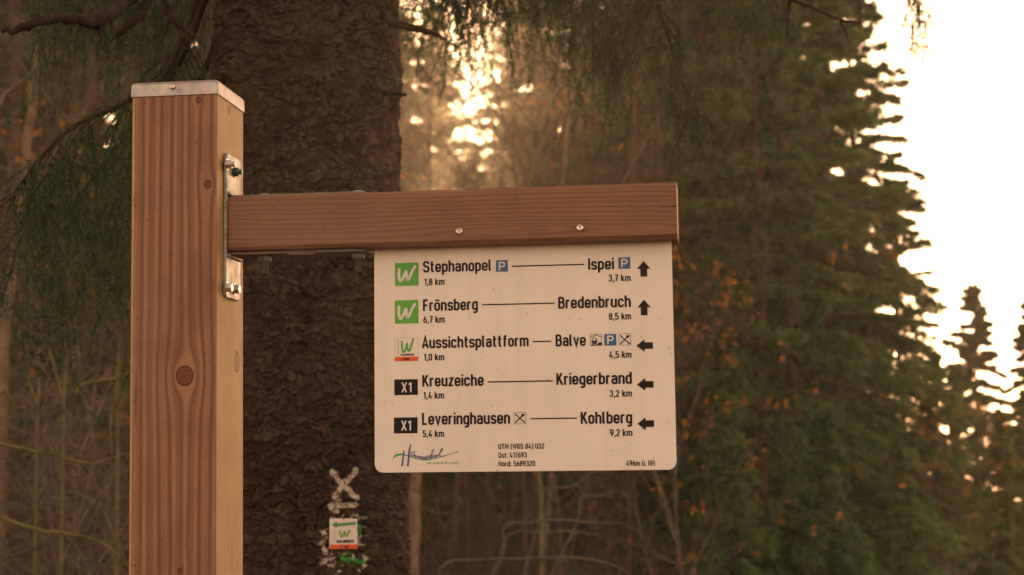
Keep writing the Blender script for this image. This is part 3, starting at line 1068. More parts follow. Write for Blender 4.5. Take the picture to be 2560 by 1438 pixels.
# bare broadleaf trees and shrubs
def bare_mesh(seed, H, spread, stems=1, levels=4, thick=0.03, kids=7, wob=0.10, lift=0.25, leafn=0, minr=0.0018):
    rn = np.random.default_rng(seed)
    s0, s1, r0, r1 = [], [], [], []
    tips = []

    def grow(p, d, L_, rad, lev):
        n = 7 if lev < 2 else 5
        q = p.copy(); d = norm(d)
        path = [q]
        for i in range(n):
            d = norm(d + rn.normal(size=3) * wob * (1 + .5 * lev) + np.array([0, 0, lift / n * (1 if lev < 3 else -.8)]))
            nx = q + d * L_ / n
            a, c = rad * (1 - .75 * i / n), rad * (1 - .75 * (i + 1) / n)
            s0.append(q); s1.append(nx); r0.append(a); r1.append(c)
            q = nx; path.append(q)
        if lev >= levels:
            tips.append(q); return
        kk = kids if lev else kids + 3
        for j in range(kk):
            t = 0.2 + 0.8 * (j + rn.random()) / kk
            i = min(int(t * n), n - 1)
            pp = path[i] + (path[i + 1] - path[i]) * (t * n - i)
            dd = norm(path[i + 1] - path[i]) * 0.7 + norm(rn.normal(size=3) * np.array([1, 1, .5])) * (0.8 + .2 * lev)
            grow(pp, dd, L_ * (0.35 + 0.28 * rn.random()) * (1.25 - .5 * t), max(rad * 0.5 * (1.1 - .6 * t), minr), lev + 1)

    for s in range(stems):
        th = rn.random() * 6.283
        lean = spread * (0.3 + rn.random())
        grow(np.array([math.cos(th), math.sin(th), 0]) * 0.1 * (stems > 1) + np.array([0, 0, -.1]), np.array([math.cos(th) * lean, math.sin(th) * lean, 1.0]), H * (0.7 + .4 * rn.random()), thick * (.6 + .5 * rn.random()), 0)
    V, F = prisms(np.array(s0), np.array(s1), np.array(r0), np.array(r1))
    if not leafn:
        return V, F, None
    ii = rn.integers(0, len(s1), leafn)
    small = np.array(r1)[ii] < 0.006
    ii = ii[small]
    cc_ = np.floor(np.array(s1)[ii] / 0.33).astype(np.int64)
    ii = ii[hash3(cc_[:, 0], cc_[:, 1], cc_[:, 2], 5) > 0.80]
    base = np.array(s1)[ii]
    Vl, Fl = blades(base, rn.normal(size=(len(ii), 3)) + np.array([0, 0, -.8]), 0.06 + .04 * rn.random(len(ii)), 0.035 + .02 * rn.random(len(ii)), rn)
    return (V, F, (Vl, Fl))


bareP = []
for sd_ in (4, 5):
    V, F, _ = bare_mesh(sd_, 8.5, 0.12, 1, 4, 0.07, 6, 0.08, 0.3, minr=0.0035)
    bareP.append(proto('branches', V, F, [M['twig']]))
shrubP = []
for sd_, sp in ((11, 0.5), (12, 0.8), (13, 0.65)):
    V, F, _ = bare_mesh(sd_, 2.2, sp, 8, 3, 0.014, 5, 0.13, 0.1, minr=0.0026)
    shrubP.append(proto('branches', V, F, [M['twig']]))
V, F, lf = bare_mesh(21, 3.2, 0.3, 3, 3, 0.02, 6, 0.1, 0.1, leafn=2600)
leafyP = (proto('branches', V, F, [M['twig']]), proto('foliage', lf[0], lf[1], [M['leaf']]))

BT = ((1060, 17, .95, 'bare tree whose twigs start right of the big spruce trunk'), (1095, 24, .9, 'bare tree just left of the low sun'),
      (1330, 20, .85, 'bare tree with a dark stem just right of the low sun'), (1400, 16, .85, 'bare tree above the middle of the rail'),
      (1520, 19, 1.0, 'bare tree behind the longest hanging bough'), (1620, 23, 1.05, 'bare tree behind the outer third of the rail'),
      (1250, 28, .72, 'bare tree far back directly below the low sun'), (1680, 14, .38, 'low bare tree behind the outer end of the rail'),
      (60, 17, 1.0, 'bare tree behind the pale leaning trunk at the left border'), (230, 22, 1.1, 'bare tree seen under the thick dead branch at upper left'),
      (-60, 13, .8, 'bare tree cut by the left border of the photograph'), (420, 19, 1.0, 'bare tree hidden mostly by the post'),
      (1000, 14, .7, 'low bare tree touching the big trunk right side'), (330, 12, .7, 'low bare tree directly left of the post'),
      (1390, 29, 1.1, 'bare tree far back between sun and middle of the rail'), (1480, 26, 1.1, 'bare tree far back left of the longest hanging bough'),
      (1255, 15, .48, 'low bare tree just above the rail beside the sun'), (1440, 13, .55, 'low bare tree closest behind the middle of the rail'), (1180, 20, .42, 'low bare tree below the sun next to the big trunk'),
      (1085, 13, .75, 'bare tree with fine twigs beside the big trunk above the rail'), (1340, 12, .7, 'bare tree with fine twigs nearest right of the low sun'),
      (1560, 15, .75, 'low bare tree behind the outer half of the rail'))
for i, (px, d, s, lab) in enumerate(BT):
    plant('bare_tree', [('branches', bareP[i % 2])], spot(px, d), i * 1.7, s, lab, 'tree', 'bare broadleaf trees in front of the far forest')

rs = np.random.default_rng(9)
spots = []
for i in range(20):
    if i < 12: spots.append(('left of post', -150 + 600 * rs.random(), 5.6 + 5.0 * rs.random()))
    else: spots.append(('below board', 950 + 650 * rs.random(), 9.0 + 6.0 * rs.random()))
ORD = ['first', 'second', 'third', 'fourth', 'fifth', 'sixth', 'seventh', 'eighth', 'ninth', 'tenth', 'eleventh', 'twelfth', 'thirteenth', 'fourteenth']
for side in ('left of post', 'below board'):
    S_ = sorted([q for q in spots if q[0] == side], key=lambda q: q[2])
    third = (len(S_) + 2) // 3
    for r_ in range(3):
        for j, (_, px, d) in enumerate(sorted(S_[r_ * third:(r_ + 1) * third], key=lambda q: q[1])):
            lab = 'bare brown shrub, %s row of the thicket %s, %s from left' % (('front', 'middle', 'back')[r_], side, ORD[j])
            plant('bare_shrub', [('branches', shrubP[(j + r_) % 3])], spot(px, d), rs.random() * 6.28, (0.75 + .45 * rs.random()) if side[0] == 'l' else (.45 + .3 * rs.random()), lab, 'shrub', 'bare shrubs of the thicket ' + side)

for px, d, s, lab in ((1745, 11, .72, 'young beech with orange dry leaves right beside the sign board'),
                      (1360, 13, 1.0, 'young beech with orange dry leaves just above the rail'),
                      (1540, 17, 1.5, 'young beech with rusty leaves behind the hanging boughs'),
                      (100, 12, 1.2, 'young beech with orange dry leaves at the left border of the photograph'),
                      (250, 9, .75, 'young beech with orange dry leaves low in the thicket beside the post'),
                      (2390, 17, .55, 'young beech with yellow leaves at the foot of the right spruces')):
    plant('beech_sapling', [('branches', leafyP[0]), ('foliage', leafyP[1])], spot(px, d), px * .01, s, lab, 'tree', None)


# a few single stems that read clearly
def stem_thing(pts, rad, mat, label, cat, forks=(), name='sapling'):
    base = np.array(pts[0])
    P, r = smooth_curve(pts, 30, rad)
    rn = np.random.default_rng(int(abs(pts[1][0]) * 1000) % 999)
    P = P + rn.normal(size=P.shape) * np.mean(rad) * 0.2
    parts = [tube(P, r, 7, 0.05, rn)]
    for fp, fr in forks:
        Q, q = smooth_curve(fp, 14, fr)
        parts.append(tube(Q, q, 6, 0.05, rn))
    V, F = join(parts)
    o = meshobj(name, V, F, M[mat], origin=base)
    return tag(o, label, cat)


def down(p):
    return np.array([p[0], p[1], float(ground_z(p[0], p[1])) - .05])


q = at(30, 900, 8)
stem_thing([down(at(0, 1438, 8))] + P3((10, 900, 8), (45, 600, 8), (75, 300, 8), (105, 60, 8), (125, -150, 8)), [.035, .03, .026, .022, .018, .014], 'pale', 'pale slender trunk leaning at the left border of the photograph', 'tree',
           [(P3((45, 600, 8), (110, 420, 8), (205, 300, 8)), [.01, .008, .003])], 'birch_stem')
stem_thing([down(at(-60, 1438, 5))] + P3((-40, 500, 5), (0, 265, 5), (60, 200, 5), (115, 150, 5)), [.012, .01, .009, .007, .003], 'twig', 'bent brown sapling stem at the upper left', 'sapling', [], 'sapling')
stem_thing([down(at(1035, 1438, 9))] + P3((1035, 1300, 9), (1040, 1180, 9), (1048, 900, 9), (1055, 690, 9)), [.04, .035, .033, .03, .006], 'pale', 'pale slender trunk just right of the big spruce trunk', 'tree', [], 'birch_stem')
for i, (px, d, r_) in enumerate(((1165, 12, .03), (1230, 16, .05), (1310, 10, .018), (1350, 10, .016), (1570, 12, .022), (1480, 18, .06))):
    stem_thing([down(at(px, 1438, d))] + P3((px + 3, 1300, d), (px - 4, 1150, d), (px + 8, 800, d), (px + 3, 660, d)), [r_, r_ * .95, r_ * .9, r_ * .75, r_ * .3], 'green_twig' if i % 2 else 'trunk',
               ['thin grey stem under the left third of the sign board', 'dark thicker stem under the board beside the thin grey one', 'mossy thin stem under the middle of the board', 'thin stem close right of the mossy one under the board', 'slim mossy stem under the right part of the board', 'thick dark stem far back under the right half of the board'][i], 'sapling', [], 'sapling')
for i, (pts, r_) in enumerate((
        (P3((1100, 1420, 6), (1200, 1400, 6), (1330, 1396, 6), (1400, 1394, 6), (1480, 1400, 6), (1560, 1425, 6)), .006),
        (P3((1260, 1320, 7), (1320, 1308, 7), (1390, 1300, 7), (1480, 1306, 7), (1560, 1312, 7)), .006),
        (P3((1360, 1225, 8), (1400, 1218, 8), (1430, 1215, 8), (1490, 1180, 8)), .006),
        (P3((1450, 1250, 9), (1500, 1240, 9), (1550, 1230, 9)), .007),
        (P3((1270, 1340, 7), (1360, 1330, 7), (1420, 1328, 7), (1520, 1345, 7)), .005))):
    stem_thing([down(pts[0] + (pts[0] - pts[2]) * 3.0), pts[0] * 1.6 - pts[1] * .6 + np.array([0, 0, -.22])] + list(pts) + [pts[-1] + (pts[-1] - pts[-2]) * .8 + np.array([0, 0, -.06])], [r_ * .9, r_ * .85, *([r_ * .8] * (len(pts) - 1)), r_ * .5, r_ * .2], 'twig',
               ['sunlit arching twig lowest under the sign board', 'sunlit arching twig under the middle of the board', 'short sunlit twig closest below the board edge', 'sunlit twig under the right part of the board', 'dull arching twig between the two long sunlit ones'][i], 'bramble', [], 'bramble_shoot')
for i, (pts, r_) in enumerate((
        (P3((-20, 1108, 4.6), (60, 1122, 4.6), (120, 1135, 4.6), (200, 1155, 4.6), (260, 1160, 4.6)), .005),
        (P3((-20, 1290, 4.3), (100, 1325, 4.3), (200, 1340, 4.3), (260, 1360, 4.3), (330, 1425, 4.3)), .006),
        (P3((345, 915, 4.4), (300, 945, 4.4), (240, 955, 4.4), (200, 968, 4.4), (183, 995, 4.4)), .006),
        (P3((298, 945, 4.4), (285, 1020, 4.4), (278, 1080, 4.4), (280, 1160, 4.4)), .005),
        (P3((160, 1000, 5), (125, 880, 5), (120, 820, 5), (165, 800, 5)), .005),
        (P3((95, 1020, 5), (75, 960, 5), (60, 920, 5)), .004))):
    stem_thing([down(pts[0])] + [pts[0] + np.array([0, 0, -.04])] + list(pts), [r_ * 1.2, r_ * 1.1, *([r_] * (len(pts) - 1)), r_ * .3], 'green_twig',
               ['long mossy twig running level across the thicket at mid height', 'long twig running down to the foot of the post', 'hooked twig curling left from the post', 'thin twig hanging from the hooked one beside the post', 'forked twig standing highest in the left thicket', 'short greenish twig left of the forked one'][i], 'bramble', [], 'bramble_shoot')


# ------------------------------------------------------------------ the signpost
PW, PDp = 0.1189, 0.1203
ZT, Z1 = Z0 + 0.5003, Z0 + 0.4811
post_root = empty('signpost', (-PW / 2, PDp / 2, 0), 'wooden hiking signpost with a zinc cap, a side rail and a hanging white direction board', 'signpost')


def lean(V):
    V = np.array(V, float)
    V[:, 0] += -0.0056 * (V[:, 2] - Z0 - 0.3)
    V[:, 1] += -0.0009 * (V[:, 2] - Z0 - 0.3)
    return V


def ring_field(u, v, knots, along_scale=2.6):
    """bend the grain coordinate u round knots (ku, kv, radius, elongation)"""
    g = u.copy(); kn = np.zeros_like(u)
    for ku, kv, kr, el in knots:
        du, dv = u - ku, (v - kv) / el
        r2 = du * du + dv * dv + 1e-9
        g = g - du * np.clip(kr * kr / r2, 0, 1.0) * np.exp(-r2 / (kr * 5) ** 2) * 1.0
        rr = np.sqrt(du * du + ((v - kv) / (1 + (el - 1) * .15)) ** 2)
        kn = np.maximum(kn, np.clip(1 - rr / kr, 0, 1))
    return g, kn


def pt_front(px, py, y=0.0):
    return on_plane(px, py, y)


fk = []
for px, py, rp, el in ((460, 940, 25, 1.7), (520, 461, 11, 1.9), (498, 250, 8, 1.7), (444, 1428, 7, 1.6)):
    p = pt_front(px, py)
    fk.append((p[0], p[2], rp / 3838.0 * 2.1, el))
sk = []
for px, py, rp in ((590, 905, 0.013), (575, 275, 0.006)):
    v = ray(px, py); t = (0 - CP[0]) / v[0]; p = CP + v * t
    sk.append((p[1], p[2], rp, 3.0))

# outline of the post: rounded rectangle, front side finely divided
def seg(a, b_, n): return [np.array(a) + (np.array(b_) - np.array(a)) * i / n for i in range(n)]
def arc(c, r, a0, a1, n): return [np.array([c[0] + r * math.cos(a0 + (a1 - a0) * i / n), c[1] + r * math.sin(a0 + (a1 - a0) * i / n)]) for i in range(n)]


rc = 0.004
pi = math.pi
out = seg((-PW + rc, 0), (-rc, 0), 96) + arc((-rc, rc), rc, -pi / 2, 0, 5) + seg((0, rc), (0, PDp - rc), 40) + arc((-rc, PDp - rc), rc, 0, pi / 2, 5) + seg((-rc, PDp), (-PW + rc, PDp), 6) + arc((-PW + rc, PDp - rc), rc, pi / 2, pi, 5) + seg((-PW, PDp - rc), (-PW, rc), 10) + arc((-PW + rc, rc), rc, pi, 1.5 * pi, 5)
out = np.array(out)
zs = np.concatenate([np.linspace(-0.1, Z0 - 0.2, 8)[:-1], np.linspace(Z0 - 0.2, ZT - 0.003, 380)])
nO, nZ = len(out), len(zs)
V = np.column_stack([np.tile(out[:, 0], nZ), np.tile(out[:, 1], nZ), np.repeat(zs, nO)])
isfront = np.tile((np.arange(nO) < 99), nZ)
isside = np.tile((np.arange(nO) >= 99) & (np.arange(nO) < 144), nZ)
gf, kf = ring_field(V[:, 0], V[:, 2], fk)
gs, ks = ring_field(V[:, 1], V[:, 2], sk)
grain = np.where(isfront, gf, gs); knot = np.where(isfront, kf, np.where(isside, ks, 0))
grain = grain + 0.0035 * (fbm(np.column_stack([grain * 6, V[:, 2]]), 5.0, 3) - 0.5)
V[:, 1] -= np.where(isfront, 0.0003 * np.sin(grain * 2 * pi / 0.0115), 0)
I = np.arange(nO * nZ).reshape(nZ, nO)
J = np.roll(I, -1, axis=1)
F = np.stack([I[:-1], J[:-1], J[1:], I[1:]], -1).reshape(-1, 4)
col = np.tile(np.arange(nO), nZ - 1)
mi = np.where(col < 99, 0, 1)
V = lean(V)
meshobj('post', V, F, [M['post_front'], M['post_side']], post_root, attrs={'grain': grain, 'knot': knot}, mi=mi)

# cap: folded sheet, four skirts and a low pyramid top, screws in the skirts
e = 0.0015
cz0, cz1 = Z1 - 0.001, ZT


def rrect(x0, x1, y0, y1, r, n=4):
    return np.array(arc((x1 - r, y0 + r), r, -pi / 2, 0, n) + arc((x1 - r, y1 - r), r, 0, pi / 2, n) + arc((x0 + r, y1 - r), r, pi / 2, pi, n) + arc((x0 + r, y0 + r), r, pi, 1.5 * pi, n))


lv = [(e, cz0, .004), (e + .0003, cz0 + .0004, .004), (e, cz1 - .004, .005), (e - .0012, cz1 - .0012, .005), (e - .004, cz1, .005), (-.02, cz1 + .0015, .004), (-.045, cz1 + .003, .002)]
Vc, Fc = [], []
for k, (x, z, r_) in enumerate(lv):
    o_ = rrect(-PW - x, x, -x, PDp + x, max(r_, .001))
    Vc += [(a[0], a[1], z) for a in o_]
no = 16
inner = rrect(-PW - .0003, .0003, -.0003, PDp + .0003, .004)
base_in = len(Vc)
Vc += [(a[0], a[1], cz0) for a in inner] + [(a[0], a[1], cz1 - .002) for a in inner]
for k in range(len(lv) - 1):
    for i in range(no):
        j = (i + 1) % no
        Fc.append((k * no + i, k * no + j, (k + 1) * no + j, (k + 1) * no + i))
Fc.append(tuple((len(lv) - 1) * no + i for i in range(no)))
for i in range(no):
    j = (i + 1) % no
    Fc.append((base_in + i, base_in + j, j, i))
    Fc.append((base_in + no + i, base_in + no + j, base_in + j, base_in + i))
cap = meshobj('post_cap', lean(np.array(Vc)), Fc, M['cap'], post_root, smooth=False)


def screw(name, p, d, r, parent, socket='hex', hgt=None, mat='steel'):
    """domed screw head with a recessed drive; p on the surface, d outwards"""
    hh = hgt or r * 0.55
    prof = [(r * .98, -0.0005), (r, hh * .25), (r * .86, hh * .68), (r * .62, hh * .95), (r * .42, hh), (r * .38, hh * .55), (r * .01, hh * .45)]
    V, F = lathe(prof, p, d, 18)
    return meshobj(name, V, F, M[mat], parent)


d_front = np.array([0, -1.0, 0])
p = on_plane(432, 217, -e)
screw('screw', p + np.array([0.0, -0.0002, 0]), d_front, 0.0042, cap)
v_ = ray(577, 243); p_ = CP + v_ * ((0.0015 - CP[0]) / v_[0])

# ---- bracket: back plate on the side of the post, top and bottom flanges along the rail
BY0, BY1 = 0.0261, 0.0886
BZ0, BZ1 = Z0 + 0.2085, Z0 + 0.4047
YA, DA = 0.0232, 0.0778
AT, AB, AE = Z0 + 0.3397, Z0 + 0.2758, 0.6084
CH = 0.0046
RT, RB = AT + CH, AB - CH           # top and bottom planes of the rail
XO = -0.0056 * 0.0 + 0.0006
bx = XO + 0.0048


def plate_out(y0, y1, z0, z1, c):
    return [(y0 + c, z0), (y1 - c, z0), (y1, z0 + c), (y1, z1 - c), (y1 - c, z1), (y0 + c, z1), (y0, z1 - c), (y0, z0 + c)]


po = plate_out(BY0, BY1, BZ0, BZ1, 0.003)
V = np.array([(XO, y, z) for y, z in po] + [(bx, y, z) for y, z in po])
F = [tuple(range(8)), tuple(range(15, 7, -1))] + [(i, 8 + i, 8 + (i + 1) % 8, (i + 1) % 8) for i in range(8)]
bracket = meshobj('bracket', V, F, M['zinc'], post_root, smooth=False)
add_bevel(bracket, 0.0007, 2)


def flange(z0, z1, x1):
    r_ = 0.022
    y0, y1 = YA + .014, YA + DA - .012
    pts = [(bx + 0.0002, y0), (x1 - r_, y0)] + [(x1 - r_ + r_ * math.sin(t), y0 + r_ - r_ * math.cos(t)) for t in np.linspace(.15, pi / 2, 7)] + [(x1 - r_ + r_ * math.cos(t), y1 - r_ + r_ * math.sin(t)) for t in np.linspace(0, pi / 2 - .15, 7)] + [(x1 - r_, y1), (bx + .0002, y1)]
    n = len(pts)
    V = np.array([(x, y, z0) for x, y in pts] + [(x, y, z1) for x, y in pts])
    F = [tuple(range(n))[::-1], tuple(range(n, 2 * n))] + [(i, (i + 1) % n, n + (i + 1) % n, n + i) for i in range(n)]
    return V, F


for nm, zz0, zz1 in (('flange', RT + .0004, RT + .0040), ('flange', RB - .0045, RB - .0004)):
    V, F = flange(zz0, zz1, 0.196)
    add_bevel(meshobj(nm, V, F, M['dull'], bracket, smooth=False), .0006, 2)
# weld bead where the flanges meet the back plate
for z in (RT + .0055, RB - .006):
    rn = np.random.default_rng(3)
    ys = np.linspace(BY0 + .002, BY1 - .002, 24)
    V, F = tube(np.column_stack([np.full(24, bx + .0012), ys, np.full(24, z)]), .0026 + .0005 * rn.random(24), 7)
    meshobj('weld_bead', V, F, M['zinc'], bracket)


def hexhead(p, d, r, h, shank=0.0, rs_=0.0):
    parts = [lathe([(r * .9, 0), (r, h * .08), (r, h * .85), (r * .86, h)], p, d, 6)]
    if shank:
        n = max(int(shank / 0.0011), 4)
        prof = []
        for i in range(n):
            a = h + shank * i / n
            prof += [(rs_, a), (rs_ * .86, a + shank / n * .5)]
        prof.append((rs_ * .8, h + shank))
        parts.append(lathe(prof, p, d, 14))
    return join(parts)


def side_pt(px, py, x):
    v = ray(px, py)
    return CP + v * ((x - CP[0]) / v[0])


for i, (px, py) in enumerate(((577, 411), (596, 430), (577, 719), (596, 723))):
    p = side_pt(px, py, bx + .006)
    p[0] = bx
    V, F = lathe([(.0075, 0), (.0078, .0006), (.0078, .0012)], p, (1, 0, 0), 18)
    V2, F2 = hexhead(p + np.array([.001, 0, 0]), (1, 0, 0), .0068, .0070 if i != 1 else .006, .0045 if i < 2 else .0, .004)
    V, F = join([(V, F), (V2, F2)])
    bo = meshobj('bolt', V, F, M['darkbolt'] if i == 1 else M['bolt'], bracket, smooth=False)
    if i == 1: bo['label'] = 'dark green bolt'
for px, pyt in ((662, 0), (896, 0)):
    yb = (BY0 + BY1) / 2
    v = ray(px, 645); t = (yb - CP[1]) / v[1]; p = CP + v * t
    x = p[0]
    V, F = hexhead((x, yb, RB - .0046), (0, 0, -1), .0098, .0078, .0165, .0055)
    meshobj('nut', V, F, M['dull'], bracket, smooth=False)
    V, F = lathe([(.0115, 0), (.0112, .001), (.0085, .0028), (.004, .0042), (.0005, .0046)], (x, yb, RT + .0040), (0, 0, 1), 18)
    meshobj('bolt_head', V, F, M['zinc'], bracket)
# small worn label on the underside flange
v1, v2 = on_plane(724, 634, .045), on_plane(786, 634, .045)
V, F = box(v1[0], v2[0], .038, .052, RB - .0049, RB - .0047)
meshobj('maker_label', V, F, M['white'], bracket, smooth=False)

# ---- rail (arm): chamfered square beam along +X with a slot for the board
xs = np.concatenate([np.linspace(bx + .0004, bx + .004, 4)[:-1], np.linspace(bx + .004, AE, 420)])
YF, YB = YA, YA + DA
prof = seg((YF, AB), (YF, AT), 40) + seg((YF, AT), (YF + CH, RT), 3) + seg((YF + CH, RT), (YB - CH, RT), 8) + seg((YB - CH, RT), (YB, AT), 2) + seg((YB, AT), (YB, AB), 6) + seg((YB, AB), (YB - CH, RB), 2)
YS = 0.0621
slot = [(YS + .0030, RB), (YS + .0030, RB + .012), (YS - .0030, RB + .012), (YS - .0030, RB)]
prof += seg((YB - CH, RB), slot[0], 3) + seg(slot[0], slot[1], 1) + seg(slot[1], slot[2], 1) + seg(slot[2], slot[3], 1) + seg(slot[3], (YF + CH, RB), 3) + seg((YF + CH, RB), (YF, AB), 3)
prof = np.array(prof)
nP, nX = len(prof), len(xs)
V = np.column_stack([np.repeat(xs, nP), np.tile(prof[:, 0], nX), np.tile(prof[:, 1], nX)])
shr = np.clip((bx + .0045 - V[:, 0]) / .0045, 0, 1) ** 2 * .0035     # rounded inner end
cyr, czr = (YF + YB) / 2, (RT + RB) / 2
V[:, 1] -= np.sign(V[:, 1] - cyr) * shr * (np.abs(V[:, 1] - cyr) > .02); V[:, 2] -= np.sign(V[:, 2] - czr) * shr * (np.abs(V[:, 2] - czr) > .02)
ak = []
for px, py, rp, el in ((1235, 590, 22, 7.0), (1380, 583, 16, 7.0), (1610, 572, 10, 6.0)):
    p = on_plane(px, py, YF)
    ak.append((p[2], p[0], rp / 3838. * 2.0, el))
ga_, ka_ = ring_field(V[:, 2] + 0 * V[:, 0], V[:, 0], ak)
ga_ = ga_ + 0.8 * V[:, 1] + 0.010 * (fbm(np.column_stack([V[:, 0] * .8, V[:, 2] * 5]), 4.5, 13) - .5) + 0.012 * (V[:, 0] - .3)
ka_[:] = 0
I = np.arange(nP * nX).reshape(nX, nP); J = np.roll(I, -1, axis=1)
F = np.stack([I[:-1], I[1:], J[1:], J[:-1]], -1).reshape(-1, 4)[:, ::-1]
rail = meshobj('rail', V, F, [M['arm_front']], post_root, attrs={'grain': ga_, 'knot': ka_}, smooth=False)
# sawn outer end, flush cap 0.2 mm proud
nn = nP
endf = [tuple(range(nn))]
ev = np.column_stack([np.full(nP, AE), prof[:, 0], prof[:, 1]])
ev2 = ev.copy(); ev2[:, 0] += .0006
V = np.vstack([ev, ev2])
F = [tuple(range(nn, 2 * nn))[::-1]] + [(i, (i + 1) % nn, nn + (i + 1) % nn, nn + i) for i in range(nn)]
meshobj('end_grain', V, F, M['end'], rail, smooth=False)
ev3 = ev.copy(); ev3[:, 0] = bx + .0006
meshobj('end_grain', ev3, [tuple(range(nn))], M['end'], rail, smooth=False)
for px, py in ((1148, 578.5), (1450, 570)):
    p = on_plane(px, py, YF)
    screw('screw', p, d_front, .0052, rail)
# a drying crack at the outer end of the rail
cr = [on_plane(x, y, YF - .00015) for x, y in ((1691, 516.5), (1660, 517), (1630, 518.5))]
V = np.array([cr[0] + [0, 0, .0006], cr[0] - [0, 0, .0006], cr[1] + [0, 0, .0003], cr[1] - [0, 0, .0003], cr[2]])
meshobj('drying_crack', V, [(0, 1, 3, 2), (2, 3, 4)], flat('crack shadow wood', (.02, .01, .008), .9, .05), rail, smooth=False)

# ---- sign board
XL, XR, ZB = 0.2001, 0.6000, Z0 - 0.0281
SY = YS - 0.0015          # front face plane
rb = 0.0115


def board_outline():
    pts = [(XL, RB + .010), (XL, ZB + rb)] + [(XL + rb - rb * math.cos(t), ZB + rb - rb * math.sin(t)) for t in np.linspace(.1, pi / 2, 9)] + [(XR - rb + rb * math.sin(t), ZB + rb - rb * math.cos(t)) for t in np.linspace(0, pi / 2 - .1, 9)] + [(XR, ZB + rb), (XR, RB + .010)]
    return pts


bo_ = board_outline(); n = len(bo_)
V = np.array([(x, SY, z) for x, z in bo_] + [(x, SY + .003, z) for x, z in bo_])
F = [tuple(range(n)), tuple(range(n, 2 * n))[::-1]] + [(i, n + i, n + (i + 1) % n, (i + 1) % n) for i in range(n)]
board = meshobj('sign_board', V, F, M['sign'], post_root, smooth=False)
add_bevel(board, .0004, 2)

# ---- condensed engraving-style letters drawn as strokes (cap height 10, stroke 1.35)
W3 = 3.3; Bm = .65; XH = 6.75; TP = 9.35; R1 = 1.62


def bowl(x0=0, x1=W3, top=XH, bot=Bm):
    m_ = (x0 + x1) / 2; r_ = min(R1, (x1 - x0) / 2 - .01)
    return [(m_, top), (x1, top, r_), (x1, bot, r_), (x0, bot, r_), (x0, top, r_), (m_, top)]


